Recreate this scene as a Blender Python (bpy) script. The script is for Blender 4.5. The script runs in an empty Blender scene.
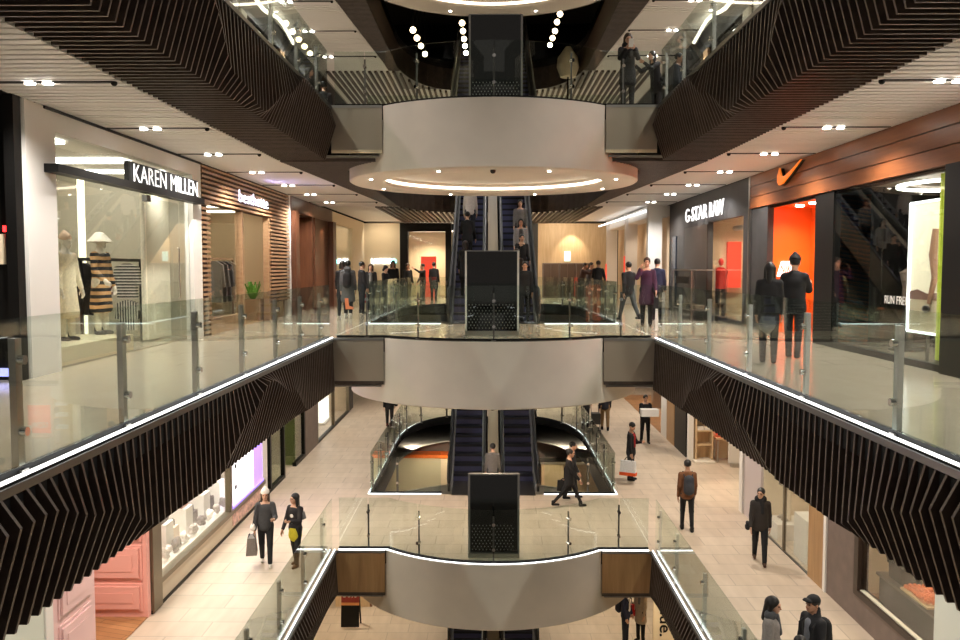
import bpy, bmesh, math, random
import numpy as np
from mathutils import Vector, Matrix
random.seed(7)
rng = np.random.default_rng(5)
scene = bpy.context.scene
COL = scene.collection
PI = math.pi

# ------------------------------------------------------------------ camera
F = 850.0
TH = math.atan(52 / F)
YAW = math.atan(9 / F)
cam_d = bpy.data.cameras.new('camera')
cam = bpy.data.objects.new('camera', cam_d)
COL.objects.link(cam)
cam.location = (0, 0, 1.5)
cam.rotation_euler = (PI / 2 - TH, 0, YAW)
cam_d.sensor_width = 36
cam_d.lens = F / 960 * 36
cam_d.clip_end = 300
scene.camera = cam
RC = cam.rotation_euler.to_matrix()
CP = Vector((0, 0, 1.5))

def ray(px, py):
    return RC @ Vector(((px - 480) / F, -(py - 320) / F, -1))
def PY(px, py, Y):
    d = ray(px, py); return CP + d * (Y / d.y)
def PZ(px, py, z):
    d = ray(px, py); return CP + d * ((z - 1.5) / d.z)

# levels
Z0, Z1, Z2, Z3, Z4 = -9.3, -4.65, 0.0, 4.93, 9.86
XL, XR, YF = -3.35, 3.55, 18.2      # atrium edges
XC = 0.10
WL, WR = -6.25, 6.5                 # shop fronts on the upper levels
DC, DR = Vector((XC, 20.7)), 3.41   # round balcony
VY0, VY1 = 22.8, 35.0               # rear opening
YB = 44.0

# ------------------------------------------------------------------ materials
def lin(r, g, b):
    f = lambda c: c / 12.92 if c <= .04045 else ((c + .055) / 1.055) ** 2.4
    return (f(r / 255), f(g / 255), f(b / 255), 1)

def mat(name, col, rough=.5, metal=0., emit=None, es=0., spec=.5, noise=0., nscale=8., bump=0., coat=0., stretch=None):
    m = bpy.data.materials.new(name); m.use_nodes = True
    nt = m.node_tree; b = nt.nodes['Principled BSDF']
    if len(col) == 3: col = (*col, 1)
    b.inputs['Base Color'].default_value = col
    b.inputs['Roughness'].default_value = rough
    b.inputs['Metallic'].default_value = metal
    b.inputs['Specular IOR Level'].default_value = spec
    b.inputs['Coat Weight'].default_value = coat
    if emit is not None:
        b.inputs['Emission Color'].default_value = (*emit[:3], 1)
        b.inputs['Emission Strength'].default_value = es
    if noise or bump:
        tc = nt.nodes.new('ShaderNodeTexCoord')
        mp = nt.nodes.new('ShaderNodeMapping')
        if stretch: mp.inputs['Scale'].default_value = stretch
        n = nt.nodes.new('ShaderNodeTexNoise')
        n.inputs['Scale'].default_value = nscale; n.inputs['Detail'].default_value = 4
        nt.links.new(tc.outputs['Object'], mp.inputs['Vector'])
        nt.links.new(mp.outputs['Vector'], n.inputs['Vector'])
        if noise:
            r = nt.nodes.new('ShaderNodeValToRGB')
            c0 = [max(0, c * (1 - noise)) for c in col[:3]]; c1 = [min(1, c * (1 + noise)) for c in col[:3]]
            r.color_ramp.elements[0].position = .3; r.color_ramp.elements[1].position = .7
            r.color_ramp.elements[0].color = (*c0, 1); r.color_ramp.elements[1].color = (*c1, 1)
            nt.links.new(n.outputs['Fac'], r.inputs['Fac'])
            nt.links.new(r.outputs['Color'], b.inputs['Base Color'])
        if bump:
            bp = nt.nodes.new('ShaderNodeBump'); bp.inputs['Strength'].default_value = bump
            nt.links.new(n.outputs['Fac'], bp.inputs['Height'])
            nt.links.new(bp.outputs['Normal'], b.inputs['Normal'])
    return m

def glass_mat(name, tint, refl=1.0):
    m = bpy.data.materials.new(name); m.use_nodes = True
    nt = m.node_tree; nt.nodes.clear()
    out = nt.nodes.new('ShaderNodeOutputMaterial')
    tr = nt.nodes.new('ShaderNodeBsdfTransparent'); tr.inputs['Color'].default_value = (*tint, 1)
    gl = nt.nodes.new('ShaderNodeBsdfGlossy'); gl.inputs['Roughness'].default_value = .015
    gl.inputs['Color'].default_value = (refl, refl, refl, 1)
    fr = nt.nodes.new('ShaderNodeFresnel')      # same reflectance on both faces of the pane
    ge = nt.nodes.new('ShaderNodeNewGeometry'); mr = nt.nodes.new('ShaderNodeMapRange')
    mr.inputs['To Min'].default_value = 1.45; mr.inputs['To Max'].default_value = 1 / 1.45
    nt.links.new(ge.outputs['Backfacing'], mr.inputs['Value']); nt.links.new(mr.outputs['Result'], fr.inputs['IOR'])
    mx = nt.nodes.new('ShaderNodeMixShader')
    nt.links.new(fr.outputs[0], mx.inputs[0]); nt.links.new(tr.outputs[0], mx.inputs[1])
    nt.links.new(gl.outputs[0], mx.inputs[2]); nt.links.new(mx.outputs[0], out.inputs['Surface'])
    return m

def tile_mat(name, c1, c2, mortar, w, h, rough, rot=0., msize=.012, var=.5, offset=.5):
    m = bpy.data.materials.new(name); m.use_nodes = True
    nt = m.node_tree; b = nt.nodes['Principled BSDF']
    tc = nt.nodes.new('ShaderNodeTexCoord'); mp = nt.nodes.new('ShaderNodeMapping')
    mp.inputs['Rotation'].default_value = (0, 0, rot)
    br = nt.nodes.new('ShaderNodeTexBrick')
    br.inputs['Color1'].default_value = (*c1, 1); br.inputs['Color2'].default_value = (*c2, 1)
    br.inputs['Mortar'].default_value = (*mortar, 1); br.inputs['Scale'].default_value = 1
    br.inputs['Brick Width'].default_value = w; br.inputs['Row Height'].default_value = h
    br.inputs['Mortar Size'].default_value = msize; br.offset = offset
    n = nt.nodes.new('ShaderNodeTexNoise'); n.inputs['Scale'].default_value = 1.7; n.inputs['Detail'].default_value = 5
    mp2 = nt.nodes.new('ShaderNodeMapping'); mp2.inputs['Scale'].default_value = (3, .6, 1)
    nt.links.new(tc.outputs['Object'], mp2.inputs['Vector']); nt.links.new(mp2.outputs['Vector'], n.inputs['Vector'])
    mx = nt.nodes.new('ShaderNodeMix'); mx.data_type = 'RGBA'; mx.blend_type = 'MULTIPLY'
    rp = nt.nodes.new('ShaderNodeValToRGB')
    rp.color_ramp.elements[0].position = .3; rp.color_ramp.elements[1].position = .75
    rp.color_ramp.elements[0].color = (1 - .3 * var, 1 - .32 * var, 1 - .36 * var, 1); rp.color_ramp.elements[1].color = (1, 1, 1, 1)
    mx.inputs['Factor'].default_value = 1
    nt.links.new(tc.outputs['Object'], mp.inputs['Vector']); nt.links.new(mp.outputs['Vector'], br.inputs['Vector'])
    nt.links.new(n.outputs['Fac'], rp.inputs['Fac'])
    nt.links.new(br.outputs['Color'], mx.inputs['A']); nt.links.new(rp.outputs['Color'], mx.inputs['B'])
    nt.links.new(mx.outputs['Result'], b.inputs['Base Color'])
    b.inputs['Roughness'].default_value = rough
    return m

def stripe_mat(name, c1, c2, scale, axis='Z', rough=.6, dist=0.):
    m = bpy.data.materials.new(name); m.use_nodes = True
    nt = m.node_tree; b = nt.nodes['Principled BSDF']
    tc = nt.nodes.new('ShaderNodeTexCoord')
    w = nt.nodes.new('ShaderNodeTexWave'); w.wave_type = 'BANDS'; w.bands_direction = axis
    w.inputs['Scale'].default_value = scale; w.inputs['Distortion'].default_value = dist
    r = nt.nodes.new('ShaderNodeValToRGB'); r.color_ramp.interpolation = 'CONSTANT'
    r.color_ramp.elements[0].color = (*c1, 1); r.color_ramp.elements[1].color = (*c2, 1)
    r.color_ramp.elements[1].position = .5
    nt.links.new(tc.outputs['Object'], w.inputs['Vector']); nt.links.new(w.outputs['Fac'], r.inputs['Fac'])
    nt.links.new(r.outputs['Color'], b.inputs['Base Color']); b.inputs['Roughness'].default_value = rough
    return m

def wood_mat(name, c1, c2, scale=3., rough=.4, axis='X', stretch=(1, 1, 1)):
    m = bpy.data.materials.new(name); m.use_nodes = True
    nt = m.node_tree; b = nt.nodes['Principled BSDF']
    tc = nt.nodes.new('ShaderNodeTexCoord'); mp = nt.nodes.new('ShaderNodeMapping'); mp.inputs['Scale'].default_value = stretch
    n = nt.nodes.new('ShaderNodeTexNoise'); n.inputs['Scale'].default_value = scale; n.inputs['Detail'].default_value = 6
    n.inputs['Roughness'].default_value = .65
    r = nt.nodes.new('ShaderNodeValToRGB'); r.color_ramp.elements[0].position = .35; r.color_ramp.elements[1].position = .65
    r.color_ramp.elements[0].color = (*c1, 1); r.color_ramp.elements[1].color = (*c2, 1)
    nt.links.new(tc.outputs['Object'], mp.inputs['Vector']); nt.links.new(mp.outputs['Vector'], n.inputs['Vector'])
    nt.links.new(n.outputs['Fac'], r.inputs['Fac']); nt.links.new(r.outputs['Color'], b.inputs['Base Color'])
    b.inputs['Roughness'].default_value = rough
    return m

WARM = (1.0, .82, .62); NEUT = (1.0, .945, .89); COOL = (.86, .93, 1.0)
M = {}
M['floor1'] = tile_mat('pale_limestone_tiles', (.66, .55, .44), (.60, .49, .385), (.46, .38, .30), 1.2, .6, .42)
M['floor2'] = tile_mat('polished_stone', (.54, .455, .35), (.50, .42, .32), (.43, .36, .27), 1.2, .6, .16, msize=.006, var=.35)
M['slab'] = mat('plaster_slab', (.45, .42, .39), .8)
M['white'] = mat('white_paint', (.78, .75, .71), .6)
M['ceil'] = mat('white_ceiling_slats', (.86, .84, .81), .5)
M['ceilback'] = mat('ceiling_shadow_gap', (.36, .345, .325), .8)  # backing painted darker so the gaps between slats look shaded
M['drum'] = mat('warm_white_plaster', (.73, .66, .575), .55, noise=.04, nscale=1.5)
M['drumin'] = mat('recess_plaster', (.74, .68, .60), .6)
M['fin'] = wood_mat('dark_walnut_fin', (.046, .031, .0235), (.085, .059, .045), 5, .42, stretch=(1, 1, 1))
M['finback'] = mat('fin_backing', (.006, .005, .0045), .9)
M['finedge_lit'] = mat('fin_front_edge_lit', (.14, .10, .078), .4)  # light caught by the front edges, put into a paler brown
M['led'] = mat('led_white', (1, 1, 1), .5, emit=(.93, .97, 1), es=1.7)
M['leddim'] = mat('led_dim', (1, 1, 1), .5, emit=(.80, .95, 1), es=1.0)
M['ledwarm'] = mat('led_warm', (1, 1, 1), .5, emit=(1, .88, .70), es=2.4)
M['ledblue'] = mat('led_blue', (.4, .4, 1), .5, emit=(.35, .35, 1), es=1.2)
M['lamp'] = mat('downlight_face', (1, 1, 1), .5, emit=(1, .93, .82), es=14)
M['columnlight'] = mat('column_light', (1, 1, 1), .5, emit=(1, .88, .62), es=1.3)
M['globe'] = mat('globe_bulb', (1, 1, 1), .5, emit=(1, .78, .45), es=10)
M['panel'] = mat('shop_light_panel', (1, 1, 1), .5, emit=(1, .87, .68), es=3.5)
M['panelcool'] = mat('shop_light_panel_cool', (1, 1, 1), .5, emit=(1, .97, .9), es=4)
M['steel'] = mat('brushed_steel', (.52, .50, .47), .28, 1.)
M['steeldark'] = mat('dark_steel', (.20, .19, .18), .35, 1.)
M['chrome'] = mat('chrome', (.78, .77, .75), .12, 1.)
M['metalpanel'] = mat('bronze_mirror_panel', (.56, .48, .375), .30, .55, bump=.25, nscale=1.0, stretch=(3, 1, .5))
M['glass'] = glass_mat('railing_glass', (.905, .95, .922))
M['glass2'] = glass_mat('shop_glass', (.955, .975, .955))
M['glassdark'] = glass_mat('smoked_glass', (.30, .31, .32))
M['glassgreen'] = glass_mat('green_glass', (.66, .72, .56))
M['steelbright'] = mat('bright_steel', (.82, .81, .79), .3, .15)
M['alu'] = mat('aluminium_skirt', (.42, .42, .43), .35, .4)
M['black'] = mat('black_satin', (.006, .0055, .005), .45, spec=.25)
M['blackgloss'] = mat('black_gloss', (.006, .006, .006), .06, coat=.5)
M['blackmatte'] = mat('black_matte', (.008, .0075, .0075), .8, spec=.2)
M['charcoal'] = mat('charcoal_render', (.030, .028, .028), .6, noise=.25, nscale=3)
M['greystone'] = mat('dark_stone_cladding', (.042, .039, .038), .5, noise=.2, nscale=2)
M['orangewood'] = wood_mat('orange_timber', (.20, .062, .020), (.30, .10, .033), 3, .35, stretch=(1, .25, 4))
M['slatwood'] = wood_mat('oak_slat', (.30, .17, .085), (.40, .245, .13), 4, .5, stretch=(1, .3, 3))
M['redwood'] = wood_mat('red_brown_timber', (.085, .030, .014), (.15, .058, .028), 3, .35, stretch=(3, 3, .3))
M['birch'] = wood_mat('pale_birch', (.60, .42, .24), (.70, .52, .32), 3, .5, stretch=(4, 4, .4))
M['oakpanel'] = wood_mat('warm_oak_panel', (.36, .20, .085), (.46, .27, .12), 3, .45, stretch=(4, 4, .3))
M['timberfloor'] = tile_mat('timber_floor_boards', (.50, .25, .11), (.36, .17, .07), (.14, .06, .02), 1.6, .14, .35, rot=0.3, msize=.006)
M['cream'] = mat('cream_wall', (.80, .67, .47), .7)
M['creamgrey'] = mat('grey_cream_wall', (.62, .58, .48), .7)
M['peach'] = mat('peach_wall', (.85, .66, .47), .7)
M['orange'] = mat('bright_orange_paint', (.90, .16, .012), .5)
M['pink'] = mat('pink_gloss_joinery', (.86, .42, .36), .4)
M['pinkpale'] = mat('pale_pink_joinery', (.76, .50, .49), .4)
M['lilac'] = mat('lilac_grey_plaster', (.55, .48, .47), .6)
M['brownwall'] = mat('brown_grey_cladding', (.17, .125, .105), .55, noise=.12, nscale=4)
M['bronze'] = mat('bronze_frame', (.20, .165, .115), .4, .7)
M['red'] = mat('red_paint', (.75, .03, .02), .5)
M['redlit'] = mat('red_lit_panel', (.8, .06, .03), .5, emit=(1, .08, .04), es=.5)
M['step'] = mat('escalator_tread', (.02, .021, .032), .4, .2)
M['stepbluelit'] = mat('escalator_riser_bluelit', (.085, .09, .20), .4, .1)  # blue light on the risers painted into their colour
M['rubber'] = mat('black_rubber', (.015, .015, .015), .5)
M['beigecol'] = mat('beige_cladding', (.58, .48, .35), .5)
M['skin'] = mat('skin', (.58, .33, .22), .5)
M['skin2'] = mat('skin_tan', (.40, .215, .135), .5)
M['hairblack'] = mat('black_hair', (.012, .010, .009), .45)
M['hairbrown'] = mat('brown_hair', (.045, .024, .013), .45)
M['eye'] = mat('eye_dark', (.012, .01, .01), .2)
M['lip'] = mat('lips', (.42, .13, .10), .5)
M['mannequin'] = mat('mannequin_white', (.84, .78, .68), .35)
_cc = {}
def cloth(rgb):
    k = tuple(rgb)
    if k not in _cc:
        _cc[k] = mat('fabric', lin(*rgb), .85, noise=.12, nscale=30)
    return _cc[k]

# ------------------------------------------------------------------ helpers
class MB:
    def __init__(s): s.v, s.f, s.m = [], [], []
    def add(s, vs, fs, mi=0):
        n = len(s.v); s.v += [tuple(v) for v in vs]
        for f in fs: s.f.append(tuple(i + n for i in f)); s.m.append(mi)
        return s
    def box(s, x0, x1, y0, y1, z0, z1, mi=0):
        if x0 > x1: x0, x1 = x1, x0
        if y0 > y1: y0, y1 = y1, y0
        if z0 > z1: z0, z1 = z1, z0
        return s.add([(x0, y0, z0), (x1, y0, z0), (x1, y1, z0), (x0, y1, z0), (x0, y0, z1), (x1, y0, z1), (x1, y1, z1), (x0, y1, z1)],
                     [(0, 3, 2, 1), (4, 5, 6, 7), (0, 1, 5, 4), (1, 2, 6, 5), (2, 3, 7, 6), (3, 0, 4, 7)], mi)
    def bar(s, a, b, w, h, mi=0, up=(0, 0, 1)):
        a, b = Vector(a), Vector(b); d = (b - a).normalized(); u = Vector(up)
        r = d.cross(u)
        if r.length < 1e-4: r = d.cross(Vector((1, 0, 0)))
        r.normalize(); u = r.cross(d).normalized()
        q = []
        for p in (a, b):
            for sx, sy in ((-1, -1), (1, -1), (1, 1), (-1, 1)): q.append(p + r * (w / 2 * sx) + u * (h / 2 * sy))
        return s.add(q, [(0, 3, 2, 1), (4, 5, 6, 7), (0, 1, 5, 4), (1, 2, 6, 5), (2, 3, 7, 6), (3, 0, 4, 7)], mi)
    def tube(s, pts, rad, n=10, mi=0, cap=True):
        pts = [Vector(p) for p in pts]; N = len(pts)
        rads = rad if isinstance(rad, (list, tuple)) else [rad] * N
        vs, fs, prev = [], [], None
        for i, p in enumerate(pts):
            d = (pts[min(i + 1, N - 1)] - pts[max(i - 1, 0)]).normalized()
            if prev is None:
                u = d.orthogonal().normalized()
            else:
                u = prev - d * prev.dot(d)
                u = u.normalized() if u.length > 1e-5 else d.orthogonal().normalized()
            prev = u; w = d.cross(u)
            for k in range(n):
                a = 2 * PI * k / n; vs.append(p + (u * math.cos(a) + w * math.sin(a)) * rads[i])
        for i in range(N - 1):
            for k in range(n):
                fs.append((i * n + k, i * n + (k + 1) % n, (i + 1) * n + (k + 1) % n, (i + 1) * n + k))
        if cap: fs += [tuple(range(n - 1, -1, -1)), tuple((N - 1) * n + k for k in range(n))]
        return s.add(vs, fs, mi)
    def cyl(s, a, b, r, n=16, mi=0): return s.tube([a, b], r, n, mi)
    def lathe(s, prof, c=(0, 0, 0), n=24, mi=0, a0=0., a1=2 * PI, sq=1.):
        full = abs(a1 - a0 - 2 * PI) < 1e-6
        K = n if full else n + 1
        vs, fs = [], []
        for r, z in prof:
            for k in range(K):
                a = a0 + (a1 - a0) * k / n
                vs.append((c[0] + r * math.cos(a), c[1] + sq * r * math.sin(a), c[2] + z))
        for i in range(len(prof) - 1):
            for k in range(n):
                k2 = (k + 1) % K if full else k + 1
                fs.append((i * K + k, i * K + k2, (i + 1) * K + k2, (i + 1) * K + k))
        return s.add(vs, fs, mi)
    def ball(s, c, r, n=12, mi=0):
        r = (r, r, r) if not isinstance(r, (tuple, list)) else r
        vs, fs = [], []; m = max(5, n // 2 + 1)
        for i in range(m):
            t = PI * i / (m - 1)
            for k in range(n):
                a = 2 * PI * k / n
                vs.append((c[0] + r[0] * math.sin(t) * math.cos(a), c[1] + r[1] * math.sin(t) * math.sin(a), c[2] + r[2] * math.cos(t)))
        for i in range(m - 1):
            for k in range(n):
                fs.append((i * n + k, (i + 1) * n + k, (i + 1) * n + (k + 1) % n, i * n + (k + 1) % n))
        return s.add(vs, fs, mi)
    def prism(s, poly, axis, a, b, mi=0):
        # poly: 2D points; extruded along axis ('x','y','z') from a to b
        def P(u, v, w): return {'x': (w, u, v), 'y': (u, w, v), 'z': (u, v, w)}[axis]
        n = len(poly)
        vs = [P(u, v, a) for u, v in poly] + [P(u, v, b) for u, v in poly]
        fs = [tuple(range(n)), tuple(range(2 * n - 1, n - 1, -1))]
        fs += [(i, i + n, (i + 1) % n + n, (i + 1) % n) for i in range(n)]
        return s.add(vs, fs, mi)
    def build(s, name, mats, parent=None, local=False, smooth=False, base=None):
        me = bpy.data.meshes.new(name)
        off = Vector((0, 0, 0)) if local else (wloc(parent) if parent else Vector((0, 0, 0)))
        o = bpy.data.objects.new(name, me)
        if base is not None and not local:
            b = Vector(base); o.location = b - off; off = b
        me.from_pydata([tuple(Vector(v) - off) for v in s.v], [], s.f)
        if not isinstance(mats, (list, tuple)): mats = [mats]
        for m in mats: me.materials.append(m)
        if len(mats) > 1: me.polygons.foreach_set('material_index', s.m)
        bm = bmesh.new(); bm.from_mesh(me); bmesh.ops.recalc_face_normals(bm, faces=bm.faces[:]); bm.to_mesh(me); bm.free()
        if smooth:
            me.polygons.foreach_set('use_smooth', [True] * len(me.polygons))
            try: me.set_sharp_from_angle(angle=math.radians(40))
            except Exception: pass
        me.update()
        COL.objects.link(o)
        if parent: o.parent = parent
        return o

def wloc(o):
    v = Vector((0, 0, 0))
    while o is not None:
        v += Vector(o.location); o = o.parent
    return v

def tag(o, label=None, cat=None, group=None, kind=None):
    if label: o['label'] = label
    if cat: o['category'] = cat
    if group: o['group'] = group
    if kind: o['kind'] = kind
    return o

def thing(name, label, cat, loc=(0, 0, 0), group=None, rotz=0.):
    o = bpy.data.objects.new(name, None); COL.objects.link(o)
    o.location = loc; o.rotation_euler = (0, 0, rotz); o.empty_display_size = .1
    return tag(o, label, cat, group)

def struct(name, mb, m, smooth=False):
    return tag(mb.build(name, m, smooth=smooth), kind='structure')

def sbox(name, m, *b):
    return struct(name, MB().box(*b), m)

def copy_tree(o, parent=None):
    c = o.copy(); COL.objects.link(c)
    if parent is not None: c.parent = parent
    for ch in list(o.children): copy_tree(ch, c)
    return c

def raw_text(s, bold=0.0, extr=.02, shear=0.):
    cu = bpy.data.curves.new('t', 'FONT'); cu.body = s; cu.extrude = extr; cu.offset = bold; cu.shear = shear
    cu.resolution_u = 3
    o = bpy.data.objects.new('t', cu); COL.objects.link(o)
    dg = bpy.context.evaluated_depsgraph_get()
    me = bpy.data.meshes.new_from_object(o.evaluated_get(dg))
    vs = [tuple(v.co) for v in me.vertices]; fs = [tuple(p.vertices) for p in me.polygons]
    bpy.data.objects.remove(o); bpy.data.curves.remove(cu); bpy.data.meshes.remove(me)
    return vs, fs

def text_part(s, name, m, parent, origin, right, up, width, height, extr=.03, bold=.0, shear=0.):
    """Lettering filling width x height, lower left corner at origin."""
    vs, fs = raw_text(s, bold, 1.0, shear)
    xs = [v[0] for v in vs]; ys = [v[1] for v in vs]
    x0, x1, y0, y1 = min(xs), max(xs), min(ys), max(ys)
    r, u, o = Vector(right), Vector(up), Vector(origin); n = r.cross(u)
    q = [o + r * ((v[0] - x0) / (x1 - x0) * width) + u * ((v[1] - y0) / (y1 - y0) * height) + n * (v[2] * extr / 2) for v in vs]
    return MB().add(q, fs).build(name, m, parent)

def spot(loc, power, angle=125, blend=.7, col=NEUT, r=.05, aim=None):  # also serves added fill spots that have no fixture
    d = bpy.data.lights.new('downlight_or_fill', 'SPOT'); d.energy = power; d.color = col
    d.spot_size = math.radians(angle); d.spot_blend = blend; d.shadow_soft_size = r
    o = bpy.data.objects.new('downlight_or_fill', d); COL.objects.link(o); o.location = loc
    if aim is not None:
        o.rotation_euler = (Vector(aim) - Vector(loc)).to_track_quat('-Z', 'Y').to_euler()
    return o

def arc(c, r, a0, a1, n): return [Vector((c[0] + r * math.cos(a0 + (a1 - a0) * i / n), c[1] + r * math.sin(a0 + (a1 - a0) * i / n))) for i in range(n + 1)]

def slab(name, m, outer, holes, z0, z1):
    cu = bpy.data.curves.new('c', 'CURVE'); cu.dimensions = '2D'; cu.fill_mode = 'BOTH'
    for pl in [outer] + holes:
        sp = cu.splines.new('POLY'); sp.points.add(len(pl) - 1)
        for p, q in zip(sp.points, pl): p.co = (q[0], q[1], 0, 1)
        sp.use_cyclic_u = True
    cu.extrude = (z1 - z0) / 2
    o = bpy.data.objects.new('c', cu); COL.objects.link(o)
    dg = bpy.context.evaluated_depsgraph_get()
    me = bpy.data.meshes.new_from_object(o.evaluated_get(dg)); me.name = name
    bpy.data.objects.remove(o)
    for v in me.vertices: v.co.z += (z0 + z1) / 2
    me.materials.clear()
    for mm in (m if isinstance(m, list) else [m]): me.materials.append(mm)
    if isinstance(m, list):
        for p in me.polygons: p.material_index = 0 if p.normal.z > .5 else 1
    ob = bpy.data.objects.new(name, me); COL.objects.link(ob)
    return tag(ob, kind='structure')
# ------------------------------------------------------------------ shell
A0 = math.radians(-132.9); A1 = math.radians(-47.1)
BUMP = arc(DC, DR, A0, A1, 24)
def atrium_hole(y0, ex=0.):
    return [Vector((XL - ex, y0)), Vector((XL - ex, YF))] + ([] if ex else BUMP) + [Vector((XR + ex, YF)), Vector((XR + ex, y0))]
VX0, VX1 = -3.3, 3.5
def void_path_left(n=10):   # from the front inner end, round the left side to the back
    p = [Vector((-1.30, VY0)), Vector((VX0, VY0)), Vector((VX0, 30.5))]
    for i in range(1, n + 1):
        a = PI / 2 * i / n
        p.append(Vector((-1.25 - 2.05 * math.cos(a), 30.5 + 4.5 * math.sin(a))))
    return p
def void_path_right(n=10):
    return [Vector((2 * XC - q.x, q.y)) for q in void_path_left(n)]
VOID = void_path_left()[1:] + list(reversed(void_path_right()[1:]))
OUT = [Vector((-9.6, -3)), Vector((9.6, -3)), Vector((9.6, YB + 3)), Vector((-9.6, YB + 3))]

sbox('floor_basement', M['floor1'], -9.6, 9.6, -3, YB + 3, Z0 - .3, Z0)
slab('floor_lower', [M['floor1'], M['finback']], OUT, [atrium_hole(-2), VOID], Z1 - .3, Z1)
slab('floor_main', [M['floor2'], M['finback']], OUT, [atrium_hole(1.3), VOID], Z2 - .3, Z2)
slab('floor_upper', [M['floor2'], M['finback']], OUT, [atrium_hole(-2), VOID], Z3 - .3, Z3)
slab('floor_top', [M['floor2'], M['finback']], OUT, [atrium_hole(-2), VOID], Z4 - .3, Z4)
HOLEW = [Vector((XL - 1.14, -2)), Vector((XL - 1.14, YF + .08)), Vector((XR + 1.14, YF + .08)), Vector((XR + 1.14, -2))]
VOIDW = [Vector((XC + (q.x - XC) * 1.02, 28.9 + (q.y - 28.9) * 1.02)) for q in VOID]
IN = [Vector((-6.35, -3)), Vector((6.6, -3)), Vector((6.6, YB + 2)), Vector((-6.35, YB + 2))]
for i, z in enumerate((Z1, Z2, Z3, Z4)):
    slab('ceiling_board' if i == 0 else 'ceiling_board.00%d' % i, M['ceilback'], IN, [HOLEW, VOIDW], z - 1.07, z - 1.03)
sbox('ceiling_roof', M['slab'], -9.6, 9.6, -3, YB + 3, 14.3, 14.5)
sbox('wall_left', M['charcoal'], -9.75, -9.6, -3, YB + 3, Z0, 14.5)
sbox('wall_right', M['charcoal'], 9.6, 9.75, -3, YB + 3, Z0, 14.5)
sbox('wall_back', M['charcoal'], -9.7, 9.7, YB + 3, YB + 3.2, Z0, 14.5)

# white slatted ceilings over the walkways, below the upper and the top floor
def soff_left(y):   # x of the line between brown soffit and white slats
    if y < YF + .3: return -4.49
    if y < 30.5: return -4.49 + (y - YF) / (30.5 - YF) * .77
    t = min(1, (y - 30.5) / 6.0)
    return -1.25 - 2.47 * math.sqrt(max(0, 1 - t * t))
def slat_ceiling(name, zc):
    b = MB(); y = 3.0
    while y < 31.5:
        xl = soff_left(y); xr = 2 * XC - xl - .02
        b.box(-6.25, xl, y, y + .14, zc, zc + .05)
        b.box(xr, 6.5, y, y + .14, zc, zc + .05)
        y += .2
    struct(name, b, M['ceil'])
slat_ceiling('ceiling', Z3 - 1.16)
slat_ceiling('ceiling.001', Z4 - 1.16)

# dark slats below the landings, around the rear openings, and the diagonal slats behind them
def rear_soffit(zc, label, xlim):
    t = thing('slatted_soffit', label, 'soffit', (XC, 28, zc), 'slatted soffits under the landings')
    b, b2 = MB(), MB(); y = YF + .1
    while y < 31.55:
        xl = soff_left(y) + .02; xr = 2 * XC - xl - .02
        dr = DR + .06; cw = math.sqrt(dr * dr - (y + .025 - DC.y) ** 2) if abs(y + .025 - DC.y) < dr else None
        if y < VY0 - .2:
            b.box(xl, XC - cw, y, y + .05, zc - .005, zc + .07); b2.box(XC + cw, xr, y, y + .05, zc - .005, zc + .07)
        else:
            if y < 30.5: vl = VX0 - .02
            elif y < 34.98: vl = -1.25 - 2.05 * math.sqrt(1 - ((y - 30.5) / 4.5) ** 2) - .02
            else: vl = None
            if vl is None: b.box(xl, xr, y, y + .05, zc - .005, zc + .07)
            else:
                b.box(xl, vl, y, y + .05, zc - .005, zc + .07); b2.box(2 * XC - vl, xr, y, y + .05, zc - .005, zc + .07)
        y += .12
    b.build('slat_cladding', M['fin'], t); b2.build('slat_cladding', M['fin'], t)
    b = MB()
    P = VOID
    for i in range(len(P)):
        p, q = P[i], P[(i + 1) % len(P)]
        if abs(p.y - VY0) < .01 and abs(q.y - VY0) < .01: continue
        b.add([(p.x, p.y, zc), (q.x, q.y, zc), (q.x, q.y, zc + 1.14), (p.x, p.y, zc + 1.14)], [(0, 1, 2, 3)])
    b.build('opening_fascia', M['fin'], t)
    d = MB()
    for k in range(58):
        for sgn in (-1, 1):
            x = XC + sgn * (.11 + k * .22)
            if abs(x) > xlim: continue
            ax = abs(x - XC)
            ys = 31.7
            if ax < 3.55: ys = 35.1 if ax < 1.4 else max(31.7, 30.9 + 4.55 * math.sqrt(max(0, 1 - ((ax - 1.35) / 2.15) ** 2)))
            d.box(x - .04, x + .04, ys, YB - 1.15, zc - .03, zc + .07)
    e = MB().box(-6.25, -3.5, 31.6, YB - 1.0, zc + .071, zc + .085).box(3.7, 6.5, 31.6, YB - 1.0, zc + .071, zc + .085).box(-3.5, 3.7, 35.12, YB - 1.0, zc + .071, zc + .085)
    e.build('white_backing', M['ceil'], t)
    d.build('long_slats', M['fin'], t)
rear_soffit(Z3 - 1.16, 'dark timber slatted soffit above the people at the rear shops', 4.3)
rear_soffit(Z4 - 1.16, 'dark timber slatted soffit above the topmost glass balcony', 6.1)

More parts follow.
